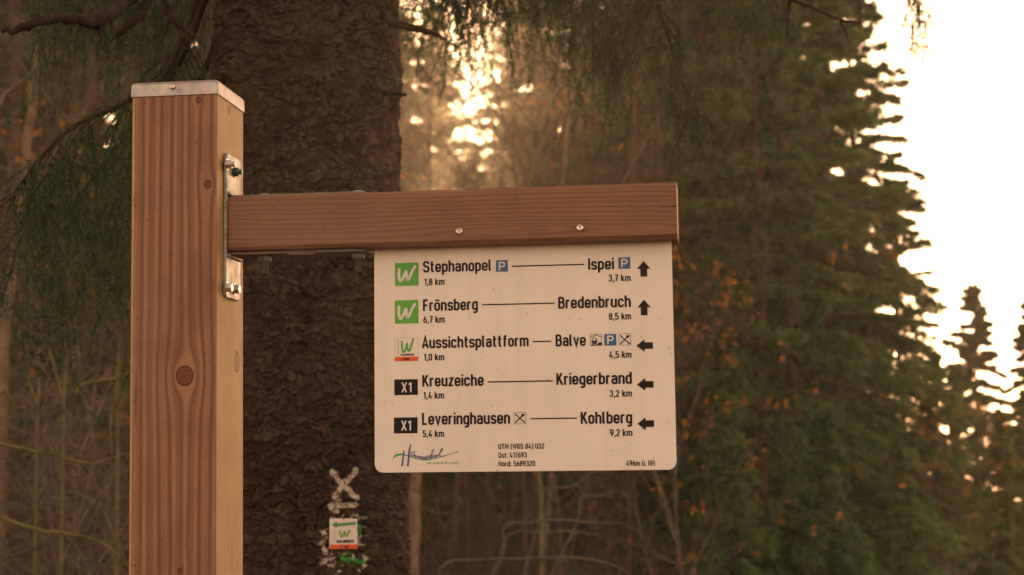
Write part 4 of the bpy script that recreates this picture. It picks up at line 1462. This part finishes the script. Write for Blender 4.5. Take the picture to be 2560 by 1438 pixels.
G = {
    'a': (3.3, [[(.1, 5.5), (.1, XH, 1.5), (W3, XH, 1.5), (W3, 0)], [(W3, 4.15), (0, 4.15, 1.5), (0, Bm, 1.5), (W3, Bm, 1.3), (W3, 2.4)]]),
    'b': (3.3, [[(0, 0), (0, 10)], bowl()]),
    'c': (3.3, [[(W3, 4.9), (W3, XH, R1), (0, XH, R1), (0, Bm, R1), (W3, Bm, R1), (W3, 2.4)]]),
    'd': (3.3, [[(W3, 0), (W3, 10)], bowl()]),
    'e': (3.3, [[(W3, 2.2), (W3, Bm, R1), (0, Bm, R1), (0, XH, R1), (W3, XH, R1), (W3, 3.55), (0, 3.55)]]),
    'f': (2.3, [[(.8, 0), (.8, TP, 1.3), (2.5, TP)], [(-.3, XH), (2.4, XH)]]),
    'g': (3.3, [[(W3, 7.4), (W3, -2.1, 1.5), (.3, -2.1)], bowl()]),
    'h': (3.3, [[(0, 0), (0, 10)], [(0, 4.4), (0, XH, R1), (W3, XH, R1), (W3, 0)]]),
    'i': (0, [[(0, 0), (0, 7.4)], [(0, 8.6), (0, 10)]]),
    'k': (3.1, [[(0, 0), (0, 10)], [(.2, 2.6), (2.9, 7.4)], [(1.2, 4.3), (3.3, 0)]]),
    'l': (1.0, [[(0, 10), (0, Bm, .9), (1.25, Bm)]]),
    'm': (5.9, [[(0, 0), (0, 7.4)], [(0, 4.6), (0, XH, 1.45), (2.95, XH, 1.45), (2.95, 0)], [(2.95, 4.6), (2.95, XH, 1.45), (5.9, XH, 1.45), (5.9, 0)]]),
    'n': (3.3, [[(0, 0), (0, 7.4)], [(0, 4.4), (0, XH, R1), (W3, XH, R1), (W3, 0)]]),
    'o': (3.3, [bowl()]),
    'p': (3.3, [[(0, -2.75), (0, 7.4)], bowl()]),
    'r': (2.0, [[(0, 0), (0, 7.4)], [(0, 4.6), (0, XH, 1.4), (2.3, XH)]]),
    's': (3.1, [[(3.1, 5.3), (3.1, XH, 1.3), (.05, XH, 1.4), (.05, 4.0, 1.1), (3.2, 3.3, 1.1), (3.2, Bm, 1.4), (0, Bm, 1.3), (0, 2.0)]]),
    't': (2.1, [[(.7, 9.6), (.7, Bm, 1.2), (2.4, Bm)], [(-.4, XH), (2.3, XH)]]),
    'u': (3.3, [[(W3, 0), (W3, 7.4)], [(W3, 3.0), (W3, Bm, R1), (0, Bm, R1), (0, 7.4)]]),
    'v': (3.2, [[(-.1, 7.4), (1.6, .3), (3.3, 7.4)]]),
    'w': (5.0, [[(0, 7.4), (1.2, .3), (2.5, 7.0), (3.8, .3), (5.0, 7.4)]]),
    'z': (2.9, [[(0, XH), (2.7, XH), (.15, Bm), (3.0, Bm)]]),
    'A': (4.0, [[(-.2, 0), (2.0, 9.8), (4.2, 0)], [(.7, 2.8), (3.3, 2.8)]]),
    'B': (3.7, [[(0, 0), (0, 10)], [(0, TP), (3.4, TP, 1.6), (3.4, 5.3, 1.5), (0, 5.3)], [(0, 5.3), (3.7, 5.3, 1.6), (3.7, Bm, 1.7), (0, Bm)]]),
    'D': (3.7, [[(0, 0), (0, 10)], [(0, TP), (3.7, TP, 1.8), (3.7, Bm, 1.8), (0, Bm)]]),
    'E': (3.2, [[(3.3, TP), (0, TP), (0, Bm), (3.3, Bm)], [(0, 5.2), (2.9, 5.2)]]),
    'F': (3.1, [[(3.3, TP), (0, TP), (0, 0)], [(0, 5.0), (2.9, 5.0)]]),
    'G': (3.6, [[(3.6, 7.0), (3.6, TP, 1.8), (0, TP, 1.8), (0, Bm, 1.8), (3.6, Bm, 1.8), (3.6, 5.0), (1.9, 5.0)]]),
    'I': (0, [[(0, 0), (0, 10)]]),
    'K': (3.7, [[(0, 0), (0, 10)], [(.2, 3.6), (3.5, 10)], [(1.3, 5.9), (3.9, 0)]]),
    'L': (2.9, [[(0, 10), (0, Bm), (3.1, Bm)]]),
    'M': (5.0, [[(0, 0), (0, 9.6), (2.5, 3.2), (5.0, 9.6), (5.0, 0)]]),
    'N': (3.9, [[(0, 0), (0, 9.4), (3.9, .6), (3.9, 10)]]),
    'O': (3.6, [bowl(0, 3.6, TP, Bm)]),
    'P': (3.6, [[(0, 0), (0, 10)], [(0, TP), (3.6, TP, 1.8), (3.6, 4.4, 1.8), (0, 4.4)]]),
    'R': (3.7, [[(0, 0), (0, 10)], [(0, TP), (3.5, TP, 1.8), (3.5, 4.7, 1.8), (0, 4.7)], [(2.0, 4.7), (3.8, 0)]]),
    'S': (3.7, [[(3.7, 7.2), (3.7, TP, 1.7), (0, TP, 1.8), (0, 5.7, 1.4), (3.8, 4.5, 1.4), (3.8, Bm, 1.8), (0, Bm, 1.7), (0, 2.8)]]),
    'T': (3.8, [[(1.9, 0), (1.9, 9.4)], [(-.2, TP), (4.0, TP)]]),
    'U': (3.6, [[(0, 10), (0, Bm, 1.8), (3.6, Bm, 1.8), (3.6, 10)]]),
    'W': (6.0, [[(0, 10), (1.5, .3), (3.0, 9.4), (4.5, .3), (6.0, 10)]]),
    'X': (3.9, [[(0, 0), (3.9, 10)], [(0, 10), (3.9, 0)]]),
    'Z': (3.5, [[(0, TP), (3.3, TP), (.1, Bm), (3.6, Bm)]]),
    '0': (3.3, [bowl(0, W3, TP, Bm)]),
    '1': (1.8, [[(0, 7.6), (1.7, 9.5)], [(1.8, 0), (1.8, 10)]]),
    '2': (3.3, [[(.1, 7.3), (.1, TP, 1.6), (3.2, TP, 1.6), (3.2, 6.2, .9), (0, Bm), (3.5, Bm)]]),
    '3': (3.3, [[(0, 7.6), (0, TP, 1.6), (3.1, TP, 1.6), (3.1, 5.4, 1.3), (1.2, 5.4)], [(1.2, 5.4), (3.3, 5.4, 1.5), (3.3, Bm, 1.6), (0, Bm, 1.6), (0, 2.6)]]),
    '4': (3.6, [[(1.9, 10), (.1, 2.5), (3.9, 2.5)], [(2.9, 4.8), (2.9, 0)]]),
    '5': (3.3, [[(3.2, TP), (.2, TP), (.2, 5.5), (3.3, 6.1, 1.5), (3.3, Bm, 1.6), (0, Bm, 1.6), (0, 2.4)]]),
    '6': (3.3, [[(2.3, 10), (0, 5.2, .9), (0, 2.5)], bowl(0, W3, 5.7, Bm)]),
    '7': (3.1, [[(-.1, TP), (3.2, TP), (1.0, 0)]]),
    '8': (3.3, [bowl(.15, 3.15, TP, 5.2), bowl(0, W3, 5.2, Bm)]),
    '9': (3.3, [[(1.0, 0), (3.3, 4.8, .9), (3.3, 7.5)], bowl(0, W3, TP, 4.3)]),
    ',': (.4, [[(.45, 1.35), (.05, -1.5)]]),
    '.': (.2, [[(.1, 0), (.1, 1.4)]]),
    ':': (.2, [[(.1, 0), (.1, 1.4)], [(.1, 5.2), (.1, 6.6)]]),
    '(': (1.3, [[(1.4, 10.4), (.1, 8.0, 1.5), (.1, 1.2, 1.5), (1.4, -1.2)]]),
    ')': (1.3, [[(0, 10.4), (1.3, 8.0, 1.5), (1.3, 1.2, 1.5), (0, -1.2)]]),
}
G['ö'] = (3.3, G['o'][1] + [[(.7, 8.4), (.7, 9.8)], [(2.6, 8.4), (2.6, 9.8)]])
G['ü'] = (3.3, G['u'][1] + [[(.7, 8.4), (.7, 9.8)], [(2.6, 8.4), (2.6, 9.8)]])


def fillet(path):
    P = [np.array(p[:2], float) for p in path]; Rr_ = [p[2] if len(p) > 2 else 0 for p in path]
    out_ = [P[0]]
    for i in range(1, len(P) - 1):
        r_ = Rr_[i]
        if r_ <= 0:
            out_.append(P[i]); continue
        a, c = P[i - 1] - P[i], P[i + 1] - P[i]
        la, lc = np.linalg.norm(a), np.linalg.norm(c)
        ang = math.acos(np.clip(a @ c / (la * lc), -1, 1))
        tl = r_ / math.tan(ang / 2)
        la_ = la if i == 1 else la / 2 if Rr_[i - 1] else la
        lc_ = lc if i == len(P) - 2 else lc / 2 if Rr_[i + 1] else lc
        tl = min(tl, la_ * .999, lc_ * .999)
        p0, p1 = P[i] + a / la * tl, P[i] + c / lc * tl
        for t in np.linspace(0, 1, 7):
            # rational quadratic arc
            w_ = math.sin(ang / 2)
            bq = (1 - t) ** 2 * p0 + 2 * t * (1 - t) * w_ * P[i] + t * t * p1
            out_.append(bq / ((1 - t) ** 2 + 2 * t * (1 - t) * w_ + t * t))
    out_.append(P[-1])
    res = [out_[0]]
    for q_ in out_[1:]:
        if np.linalg.norm(q_ - res[-1]) > 1e-4: res.append(q_)
    return np.array(res)


def ribbon(P, w, z=0.0, wprof=None):
    n = len(P)
    t = np.diff(P, axis=0); t /= np.linalg.norm(t, axis=1)[:, None]
    L_, R_ = [], []
    for i in range(n):
        t0, t1 = t[max(i - 1, 0)], t[min(i, n - 2)]
        nr = np.array([-(t0[1] + t1[1]), t0[0] + t1[0]]); nl = np.linalg.norm(nr)
        if nl < 1e-6: nr = np.array([-t0[1], t0[0]]); nl = 1
        nr /= nl
        cs = max(nr @ np.array([-t1[1], t1[0]]), .35)
        ww = (w if wprof is None else w * wprof[i]) / 2 / cs
        L_.append(P[i] + nr * ww); R_.append(P[i] - nr * ww)
    V = np.array([(x, y, z) for x, y in L_ + R_])
    F = [(i, n + i, n + i + 1, i + 1) for i in range(n - 1)]
    return V, F


def text_strokes(s, sp=2.3, stroke=1.55):
    parts = []; x = 0; k = 0
    for ch in s:
        if ch == ' ':
            x += 3.0; continue
        wd, st = G[ch]
        for path in st:
            P = fillet(path); P[:, 0] += x
            parts.append(ribbon(P, stroke, (k % 7) * .012)); k += 1
        x += wd + sp
    return join(parts), x - sp


HOVER = 0.00035


def onboard(V2, z=0.0):
    """(x, z, lift) in board coordinates -> world, in front of the board face"""
    V2 = np.asarray(V2, float)
    return np.column_stack([V2[:, 0], SY - HOVER - z - V2[:, 2], V2[:, 1]])


def lettering(s, px0, px1, py, cap_px, mat='black', stroke=1.75, lift=0.0, name='lettering', parent=None, pyr=None, sp=2.3, shear=0.0):
    a = on_plane(px0, py, SY); c = on_plane(px1, pyr if pyr else py - .013 * (px1 - px0), SY)
    (V, F), wd = text_strokes(s, sp, stroke)
    hgt = cap_px / 3838. * (on_plane(px0, py, SY)[1] - CP[1]) * 1.01
    sy = hgt / 10; sx = (c[0] - a[0]) / (wd + stroke)
    V = np.array(V)
    X = a[0] + (V[:, 0] + stroke / 2 + shear * V[:, 1]) * sx; Z_ = a[2] + V[:, 1] * sy
    W_ = onboard(np.column_stack([X, Z_, V[:, 2] * .002]), lift)
    return meshobj(name, W_, F, M[mat], parent or board, smooth=False)


def px_poly(pts, mat, name, lift=0.0, parent=None, faces=None):
    V = np.array([on_plane(x, y, SY) for x, y in pts])
    W_ = onboard(np.column_stack([V[:, 0], V[:, 2], np.zeros(len(V))]), lift)
    return meshobj(name, W_, faces or [tuple(range(len(pts)))[::-1]], M[mat], parent or board, smooth=False)


def px_rect(x0, y0, x1, y1, mat, name, lift=0.0, parent=None):
    """rectangle lying square in the board"""
    a = on_plane(x0, y1, SY); c = on_plane(x1, y0, SY)
    V = np.array([(a[0], a[2], 0), (c[0], a[2], 0), (c[0], c[2], 0), (a[0], c[2], 0)])
    return meshobj(name, onboard(V, lift), [(0, 1, 2, 3)], M[mat], parent or board, smooth=False)


def sq(u):      # map unit square coords of a box given in px to board metres
    x0, y0, x1, y1 = u
    a = on_plane(x0, y1, SY); c = on_plane(x1, y0, SY)
    return a[0], a[2], c[0] - a[0], c[2] - a[2]


def strokes_in(boxpx, paths, width, mat, name, lift, parent=None, wprof=None, round_=True):
    ax, az, w_, h_ = sq(boxpx)
    parts = []
    for k, pth in enumerate(paths):
        P = smooth_curve([(x, y, 0) for x, y in pth], max(len(pth) * 6, 8))[:, :2] if len(pth) > 2 else np.array(pth, float)
        V, F = ribbon(P, width, k * .004, None if wprof is None else np.interp(np.linspace(0, 1, len(P)), np.linspace(0, 1, len(wprof)), wprof))
        parts.append((V, F))
        if round_:
            for e_, ws in ((P[0], 1 if wprof is None else wprof[0]), (P[-1], 1 if wprof is None else wprof[-1])):
                cc = [(e_[0] + width / 2 * ws * math.cos(t), e_[1] + width / 2 * ws * math.sin(t), k * .004 + .002) for t in np.linspace(0, 2 * pi, 13)[:-1]]
                parts.append((np.array(cc), [tuple(range(12))]))
    V, F = join(parts)
    W_ = onboard(np.column_stack([ax + V[:, 0] * w_, az + V[:, 1] * h_, V[:, 2] * .005]), lift)
    return meshobj(name, W_, F, M[mat], parent or board, smooth=False)


Wpath = [[(.18, .72), (.17, .45), (.22, .22), (.30, .26), (.42, .50), (.47, .62)], [(.47, .62), (.50, .40), (.53, .26), (.60, .32), (.72, .60), (.85, .82)]]
TXT = [  # text, x0, x1, baseline, cap height
    ('Stephanopel', 1057.5, 1229.5, 681.3, 28.6), ('Ispei', 1470.5, 1535.5, 675, 28.6),
    ('Frönsberg', 1057.5, 1195, 778, 29), ('Bredenbruch', 1395.5, 1577.5, 771.8, 29),
    ('Aussichtsplattform', 1055, 1322, 871.3, 29), ('Balve', 1389, 1465, 866, 29),
    ('Kreuzeiche', 1056, 1209.5, 967, 29.3), ('Kriegerbrand', 1391, 1580, 962.7, 29.3),
    ('Leveringhausen', 1055, 1275.5, 1062.3, 29.5), ('Kohlberg', 1452, 1581, 1060, 29.5)]
for s, a, c_, y, hh in TXT:
    lettering(s, a, c_, y, hh)
for s, a, c_, y in (('1,8 km', 1060, 1111.5, 713.5), ('3,7 km', 1521, 1577, 704), ('6,7 km', 1058.4, 1112, 807.7), ('8,5 km', 1522, 1578, 799.8),
                    ('1,0 km', 1059, 1111, 901.7), ('4,5 km', 1522.8, 1579, 895.5), ('1,4 km', 1058, 1110.5, 997.3), ('3,2 km', 1523.7, 1580, 992.5),
                    ('5,4 km', 1056.6, 1110.5, 1093), ('9,2 km', 1525, 1581.3, 1090.7)):
    lettering(s, a, c_, y, 16.8, stroke=1.75)
for s, a, c_, y in (('UTM (WGS 84) U32', 1246, 1361, 1123.2), ('Ost: 417693', 1246, 1317, 1144.9), ('Nord: 5689320', 1246, 1338, 1166.2), ('496m ü. NN', 1565.5, 1637, 1165)):
    lettering(s, a, c_, y, 13.2, stroke=1.7)
for x0, y0, x1 in ((1279.5, 666, 1460.5), (1205, 762.3, 1386.5), (1331.5, 854.2, 1378.4), (1219.6, 955.2, 1382.6), (1326, 1047.2, 1443)):
    a_ = on_plane(x0, y0, SY); c_ = on_plane(x1, y0, SY); t_ = .00085
    meshobj('dividing_line', onboard([(a_[0], a_[2] - t_, 0), (c_[0], a_[2] - t_, 0), (c_[0], a_[2] + t_, 0), (a_[0], a_[2] + t_, 0)]), [(0, 1, 2, 3)], M['black'], board, smooth=False)
for x0, y0, x1, y1 in ((1592.5, 652.3, 1626, 692.3), (1593.8, 748.5, 1626.5, 788.8)):
    ax, az, w_, h_ = sq((x0, y0, x1, y1))
    pts = [(.5, 1), (0, .5), (.25, .5), (.25, 0), (.75, 0), (.75, .5), (1, .5)]
    V = np.array([(ax + u * w_, az + v * h_, 0) for u, v in pts])
    meshobj('arrow', onboard(V), [(0, 1, 2, 5, 6), (2, 3, 4, 5)], M['black'], board, smooth=False)
for x0, y0, x1, y1 in ((1591, 848, 1632, 880.5), (1592.6, 945, 1633.5, 977.7), (1593.8, 1042.9, 1634.7, 1075.9)):
    ax, az, w_, h_ = sq((x0, y0, x1, y1))
    pts = [(0, .5), (.5, 1), (.5, .76), (1, .76), (1, .24), (.5, .24), (.5, 0)]
    V = np.array([(ax + u * w_, az + v * h_, 0) for u, v in pts])
    meshobj('arrow', onboard(V), [(0, 6, 5, 2, 1), (2, 5, 4, 3)], M['black'], board, smooth=False)
# green trail squares
for bxp in ((987.7, 656.2, 1046.7, 715.4), (987.4, 750, 1046, 809.5)):
    s_ = px_rect(*bxp, 'green', 'trail_symbol')
    strokes_in(bxp, Wpath, .115, 'white', 'letter_mark', .0003)
# approach-path symbol
bxp = (986.8, 843.5, 1045.8, 903.5)
ax, az, w_, h_ = sq(bxp)


def frame_in(boxpx, t, mat, name, lift):
    ax, az, w_, h_ = sq(boxpx)
    o_ = [(0, 0), (1, 0), (1, 1), (0, 1)]; i_ = [(t, t), (1 - t, t), (1 - t, 1 - t), (t, 1 - t)]
    V = np.array([(ax + u * w_, az + v * h_, 0) for u, v in o_ + i_])
    return meshobj(name, onboard(V, lift), [(0, 1, 5, 4), (1, 2, 6, 5), (2, 3, 7, 6), (3, 0, 4, 7)], M[mat], board, smooth=False)


frame_in(bxp, .012, 'grey', 'symbol_frame', 0)
px_rect(986.8, 891.6, 1045.8, 903.5, 'orange', 'symbol_band', .0001)
strokes_in((998, 846, 1036, 885), [[(.18, .80), (.19, .45), (.27, .12), (.38, .2), (.5, .55), (.53, .68)], [(.53, .68), (.55, .35), (.60, .18), (.70, .25), (.82, .6), (.93, .95)]], .12, 'green', 'letter_mark', .0002)
lettering('WALDROUTE', 1001, 1036.5, 889.6, 4.6, stroke=2.6, sp=2.7)
lettering('Zuweg', 1006, 1024, 900.6, 6.6, stroke=1.8, lift=.0003)


def lettering_up(s, px, py0, py1, cap_px, mat, stroke=1.0):
    a = on_plane(px, py0, SY); c = on_plane(px, py1, SY)
    (V, F), wd = text_strokes(s, 2.3, stroke)
    sx = (c[2] - a[2]) / wd; sy = cap_px / 3838. * 2.03 / 10
    W_ = onboard(np.column_stack([a[0] - V[:, 1] * sy, a[2] + V[:, 0] * sx, V[:, 2] * .002]))
    return meshobj('lettering', W_, F, M[mat], board, smooth=False)


lettering_up('SAUERLAND', 997.5, 884, 849, 4.4, 'grey', .9)
# X1 plates
for bxp, bl in (((986, 948, 1044.6, 988.3), 981), ((985, 1043.3, 1044, 1084), 1076.6)):
    px_rect(*bxp, 'black', 'route_symbol')
    lettering('X1', bxp[0] + 18, bxp[0] + 43, bl, 24.6, 'white', 1.35, .0003)
# parking squares
for x0, y0 in ((1240, 650.2), (1546, 643.2), (1511, 834.8)):
    bxp = (x0, y0, x0 + 29.6, y0 + 29.6)
    px_rect(*bxp, 'blue', 'parking_symbol')
    ax, az, w_, h_ = sq(bxp)
    ps = [ribbon(fillet([(.30, .12), (.30, .86)]), .12, 0), ribbon(fillet([(.30, .80), (.72, .80, .19), (.72, .45, .19), (.30, .45)]), .12, .01)]
    V, F = join(ps)
    meshobj('letter_mark', onboard(np.column_stack([ax + V[:, 0] * w_, az + V[:, 1] * h_, V[:, 2] * .005]), .0003), F, M['white'], board, smooth=False)
# restaurant symbols
for x0, y0 in ((1547.4, 834), (1285, 1030.7)):
    bxp = (x0, y0, x0 + 29.6, y0 + 29.6)
    frame_in(bxp, .03, 'black', 'symbol_frame', 0)
    strokes_in(bxp, [[(.10, .90), (.35, .62), (.88, .13)]], .11, 'black', 'knife_mark', .0001, wprof=[.4, 1.1, .7, .8, 1.0])
    strokes_in(bxp, [[(.12, .12), (.66, .66)]], .09, 'black', 'fork_mark', .0002)
    ax, az, w_, h_ = sq(bxp)
    fk_ = [(.62, .60), (.60, .72), (.72, .90), (.76, .86), (.79, .89), (.83, .83), (.88, .84), (.90, .76), (.72, .60)]
    V = np.array([(ax + u * w_, az + v * h_, .0) for u, v in fk_])
    meshobj('fork_mark', onboard(V, .0003), [tuple(range(len(fk_)))[::-1]], M['black'], board, smooth=False)
# railway station symbol
bxp = (1475.3, 835, 1504.7, 864.6)
frame_in(bxp, .03, 'black', 'symbol_frame', 0)
ax, az, w_, h_ = sq(bxp)


def icon(polys, mat, name, lift):
    parts = []
    for k, pl in enumerate(polys):
        parts.append((np.array([(ax + u * w_, az + v * h_, k * .00001) for u, v in pl]), [tuple(range(len(pl)))]))
    V, F = join(parts)
    return meshobj(name, onboard(V, lift), F, M[mat], board, smooth=False)


icon([[(.03, .70), (.50, .89), (.50, .95), (.03, .76)], [(.50, .89), (.97, .70), (.97, .76), (.50, .95)], [(.24, .72), (.50, .72), (.50, .74), (.24, .74)], [(.33, .72), (.37, .66), (.41, .72)],
      [(.14, .15), (.60, .15), (.60, .50), (.55, .62), (.48, .66), (.26, .66), (.19, .62), (.14, .50)],
      [(.66, .03), (.97, .03), (.97, .27), (.68, .27)], [(.10, .03), (.66, .03), (.66, .09), (.10, .09)], [(.2, .1), (.28, .1), (.28, .15), (.2, .15)], [(.48, .1), (.56, .1), (.56, .15), (.48, .15)]], 'black', 'railway_symbol', .0002)
icon([[(.20, .45), (.54, .45), (.52, .56), (.46, .61), (.28, .61), (.22, .56)], [(.35, .33), (.39, .33), (.39, .37), (.35, .37)], [(.18, .20), (.24, .20), (.24, .26), (.18, .26)], [(.50, .20), (.56, .20), (.56, .26), (.50, .26)]], 'sign', 'railway_symbol', .0005)


# valley logo, drawn from its strokes
def lg(x, y):           # zoomed crop -> photo pixel -> board
    p = on_plane(920 + x / 9.846, 1090 + y / 9.846, SY)
    return (p[0], p[2])


def logo(paths, widths, mat, name, lift):
    parts = []
    for k, (pth, wv_) in enumerate(zip(paths, widths)):
        Q = np.array([lg(*p) for p in pth])
        P = smooth_curve(np.column_stack([Q, np.zeros(len(Q))]), len(Q) * 7)[:, :2] if len(Q) > 2 else Q
        wv_ = np.atleast_1d(wv_).astype(float)
        mx_ = 1.3 * wv_.max() / 9.846 / 3838 * 2.03
        V, F = ribbon(P, mx_, k * .00001, np.interp(np.linspace(0, 1, len(P)), np.linspace(0, 1, len(wv_)), wv_ / wv_.max()))
        parts.append((V, F))
    V, F = join(parts)
    return meshobj(name, onboard(V, lift), F, M[mat], board, smooth=False)


logo([[(615, 570), (680, 490), (790, 455), (930, 470), (1050, 510), (1200, 562), (1400, 590), (1600, 565), (1800, 510), (2000, 455), (2235, 380)]], [[6, 40, 38, 24, 16, 16, 18, 16, 14, 14, 14]], 'teal', 'logo', .0)
logo([[(835, 745), (855, 620), (875, 450), (890, 355)], [(980, 750), (1000, 560), (1020, 350), (1055, 205)]], [[32, 30, 26, 20], [36, 34, 32, 22]], 'indigo', 'logo', .0003)
logo([[(1120, 400), (1070, 420), (1065, 480), (1100, 492), (1140, 460), (1135, 405), (1110, 400)], [(1120, 520), (1165, 470), (1180, 510), (1175, 535), (1220, 485), (1240, 520), (1240, 550), (1290, 495), (1300, 550), (1340, 505), (1340, 560), (1385, 520), (1380, 570), (1430, 540)],
      [(1420, 540), (1480, 520), (1460, 490), (1420, 520), (1430, 570), (1490, 550), (1540, 490), (1600, 380), (1615, 320)], [(1615, 320), (1570, 440), (1545, 555), (1600, 500)], [(1490, 490), (1560, 478), (1640, 470)],
      [(1700, 470), (1640, 480), (1620, 515), (1660, 520), (1700, 475), (1700, 510), (1760, 440), (1835, 340), (1830, 300), (1790, 360), (1765, 460), (1800, 500), (1870, 495), (1930, 475)]], [[14], [15], [15], [16], [9], [14]], 'indigo', 'logo', .0006)
logo([[(1118, 380), (1132, 376)], [(1155, 374), (1170, 370)]], [[12], [12]], 'indigo', 'logo', .0008)
lettering('IM SAUERLAND', 1067, 1146, 1160.4, 5.2, 'teal', 1.6, 0, sp=4.6, shear=.15)


# ------------------------------------------------------------------ trail marker plate on the spruce trunk
corners = [(824, 1296), (892, 1297), (893.5, 1372), (823, 1373)]
pc = mark_point(858, 1335)
th0, zc = trunk_uv(pc)
nrm = np.array([math.sin(th0), -math.cos(th0), 0])
tx = np.array([math.cos(th0), math.sin(th0), 0.0])
pc = pc + nrm * 0.019
marker = empty('trail_marker', pc, 'small square white plate with green arrow and red band fixed to the spruce trunk', 'trail marker')


def on_marker(px, py):
    v = ray(px, py)
    t = ((pc - CP) @ nrm) / (v @ nrm)
    q_ = CP + v * t - pc
    return np.array([q_ @ tx, q_[2]])


def mk(V2, lift):
    V2 = np.asarray(V2, float)
    return pc + np.outer(V2[:, 0], tx) + np.outer(V2[:, 1], [0, 0, 1.0]) + np.outer(lift + (V2[:, 2] if V2.shape[1] > 2 else 0), nrm)


Q = np.array([on_marker(*c_) for c_ in corners])
V = np.vstack([mk(Q, np.zeros(4)), mk(Q, np.full(4, .0018))])
panel = meshobj('panel', V, [(0, 1, 2, 3), (7, 6, 5, 4), (0, 4, 5, 1), (1, 5, 6, 2), (2, 6, 7, 3), (3, 7, 4, 0)], M['white'], marker, smooth=False)


def mpoly(pts, mat, name, lift):
    Q = np.array([on_marker(*p) for p in pts])
    return meshobj(name, mk(Q, np.full(len(Q), lift)), [tuple(range(len(Q)))], M[mat], panel, smooth=False)


mpoly([(824, 1361.5), (893, 1360.5), (893.3, 1371.8), (823.4, 1372.8)], 'orange', 'band', .0022)
mpoly([(828, 1312), (841, 1304), (841, 1309), (888, 1304.5), (888, 1312), (841, 1316.5), (841, 1321)], 'dgreen', 'arrow', .0023)
for pth in ([(849, 1326), (850, 1336), (854, 1342), (859, 1334), (860, 1328)], [(860, 1328), (862, 1338), (866, 1340), (870, 1332), (873, 1324)]):
    Q = np.array([on_marker(*p) for p in pth])
    P = smooth_curve(np.column_stack([Q, np.zeros(len(Q))]), 22)[:, :2]
    V, F = ribbon(P, .0052)
    meshobj('letter_mark', mk(V[:, :2], np.full(len(V), .0023)), F, M['lime'], panel, smooth=False)


def mtext(s, p0, p1, capm, mat, stroke, up=False):
    a, c_ = on_marker(*p0), on_marker(*p1)
    (V, F), wd = text_strokes(s, 2.6, stroke)
    L_ = np.linalg.norm(c_ - a); d = (c_ - a) / L_; nn_ = np.array([-d[1], d[0]])
    X = a[None] + np.outer(V[:, 0] / wd * L_, d) + np.outer(V[:, 1] / 10 * capm, nn_)
    return meshobj('lettering', mk(X, .0024 + V[:, 2] * .002), F, M[mat], panel, smooth=False)


mtext('WALDROUTE', (841, 1357.5), (884, 1356.5), .0060, 'black', 2.6)
mtext('SAUERLAND', (838, 1352), (838, 1324), .0040, 'grey', .9)
mtext('Zuweg', (850, 1370.5), (869, 1370), .0070, 'black', 1.8)
for px, py in ((858, 1299.5), (858, 1369.5)):
    q_ = on_marker(px, py)
    pp = pc + tx * q_[0] + np.array([0, 0, q_[1]]) + nrm * .0018
    V, F = lathe([(.0016, -.012), (.0016, .0002), (.0022, .0004), (.0018, .0010)], pp, nrm, 8)
    meshobj('nail', V, F, M['steel'], panel)

# ------------------------------------------------------------------ haze: evening air with low sun in it
V, F = box(-90, 90, -12, 120, -14, 26)
hz = meshobj('haze', V, F, [], origin=(0, 50, 5), smooth=False)
m = bpy.data.materials.new('evening haze'); m.use_nodes = True
nt = m.node_tree; nt.nodes.remove(nt.nodes['Principled BSDF'])
pv = N(nt, 'VolumePrincipled')
pv.inputs['Color'].default_value = (1.0, 0.88, 0.72, 1)
pv.inputs['Density'].default_value = 0.0021
pv.inputs['Anisotropy'].default_value = 0.76
nt.links.new(pv.outputs[0], nt.nodes['Material Output'].inputs['Volume'])
hz.data.materials.append(m)
tag(hz, kind='stuff')
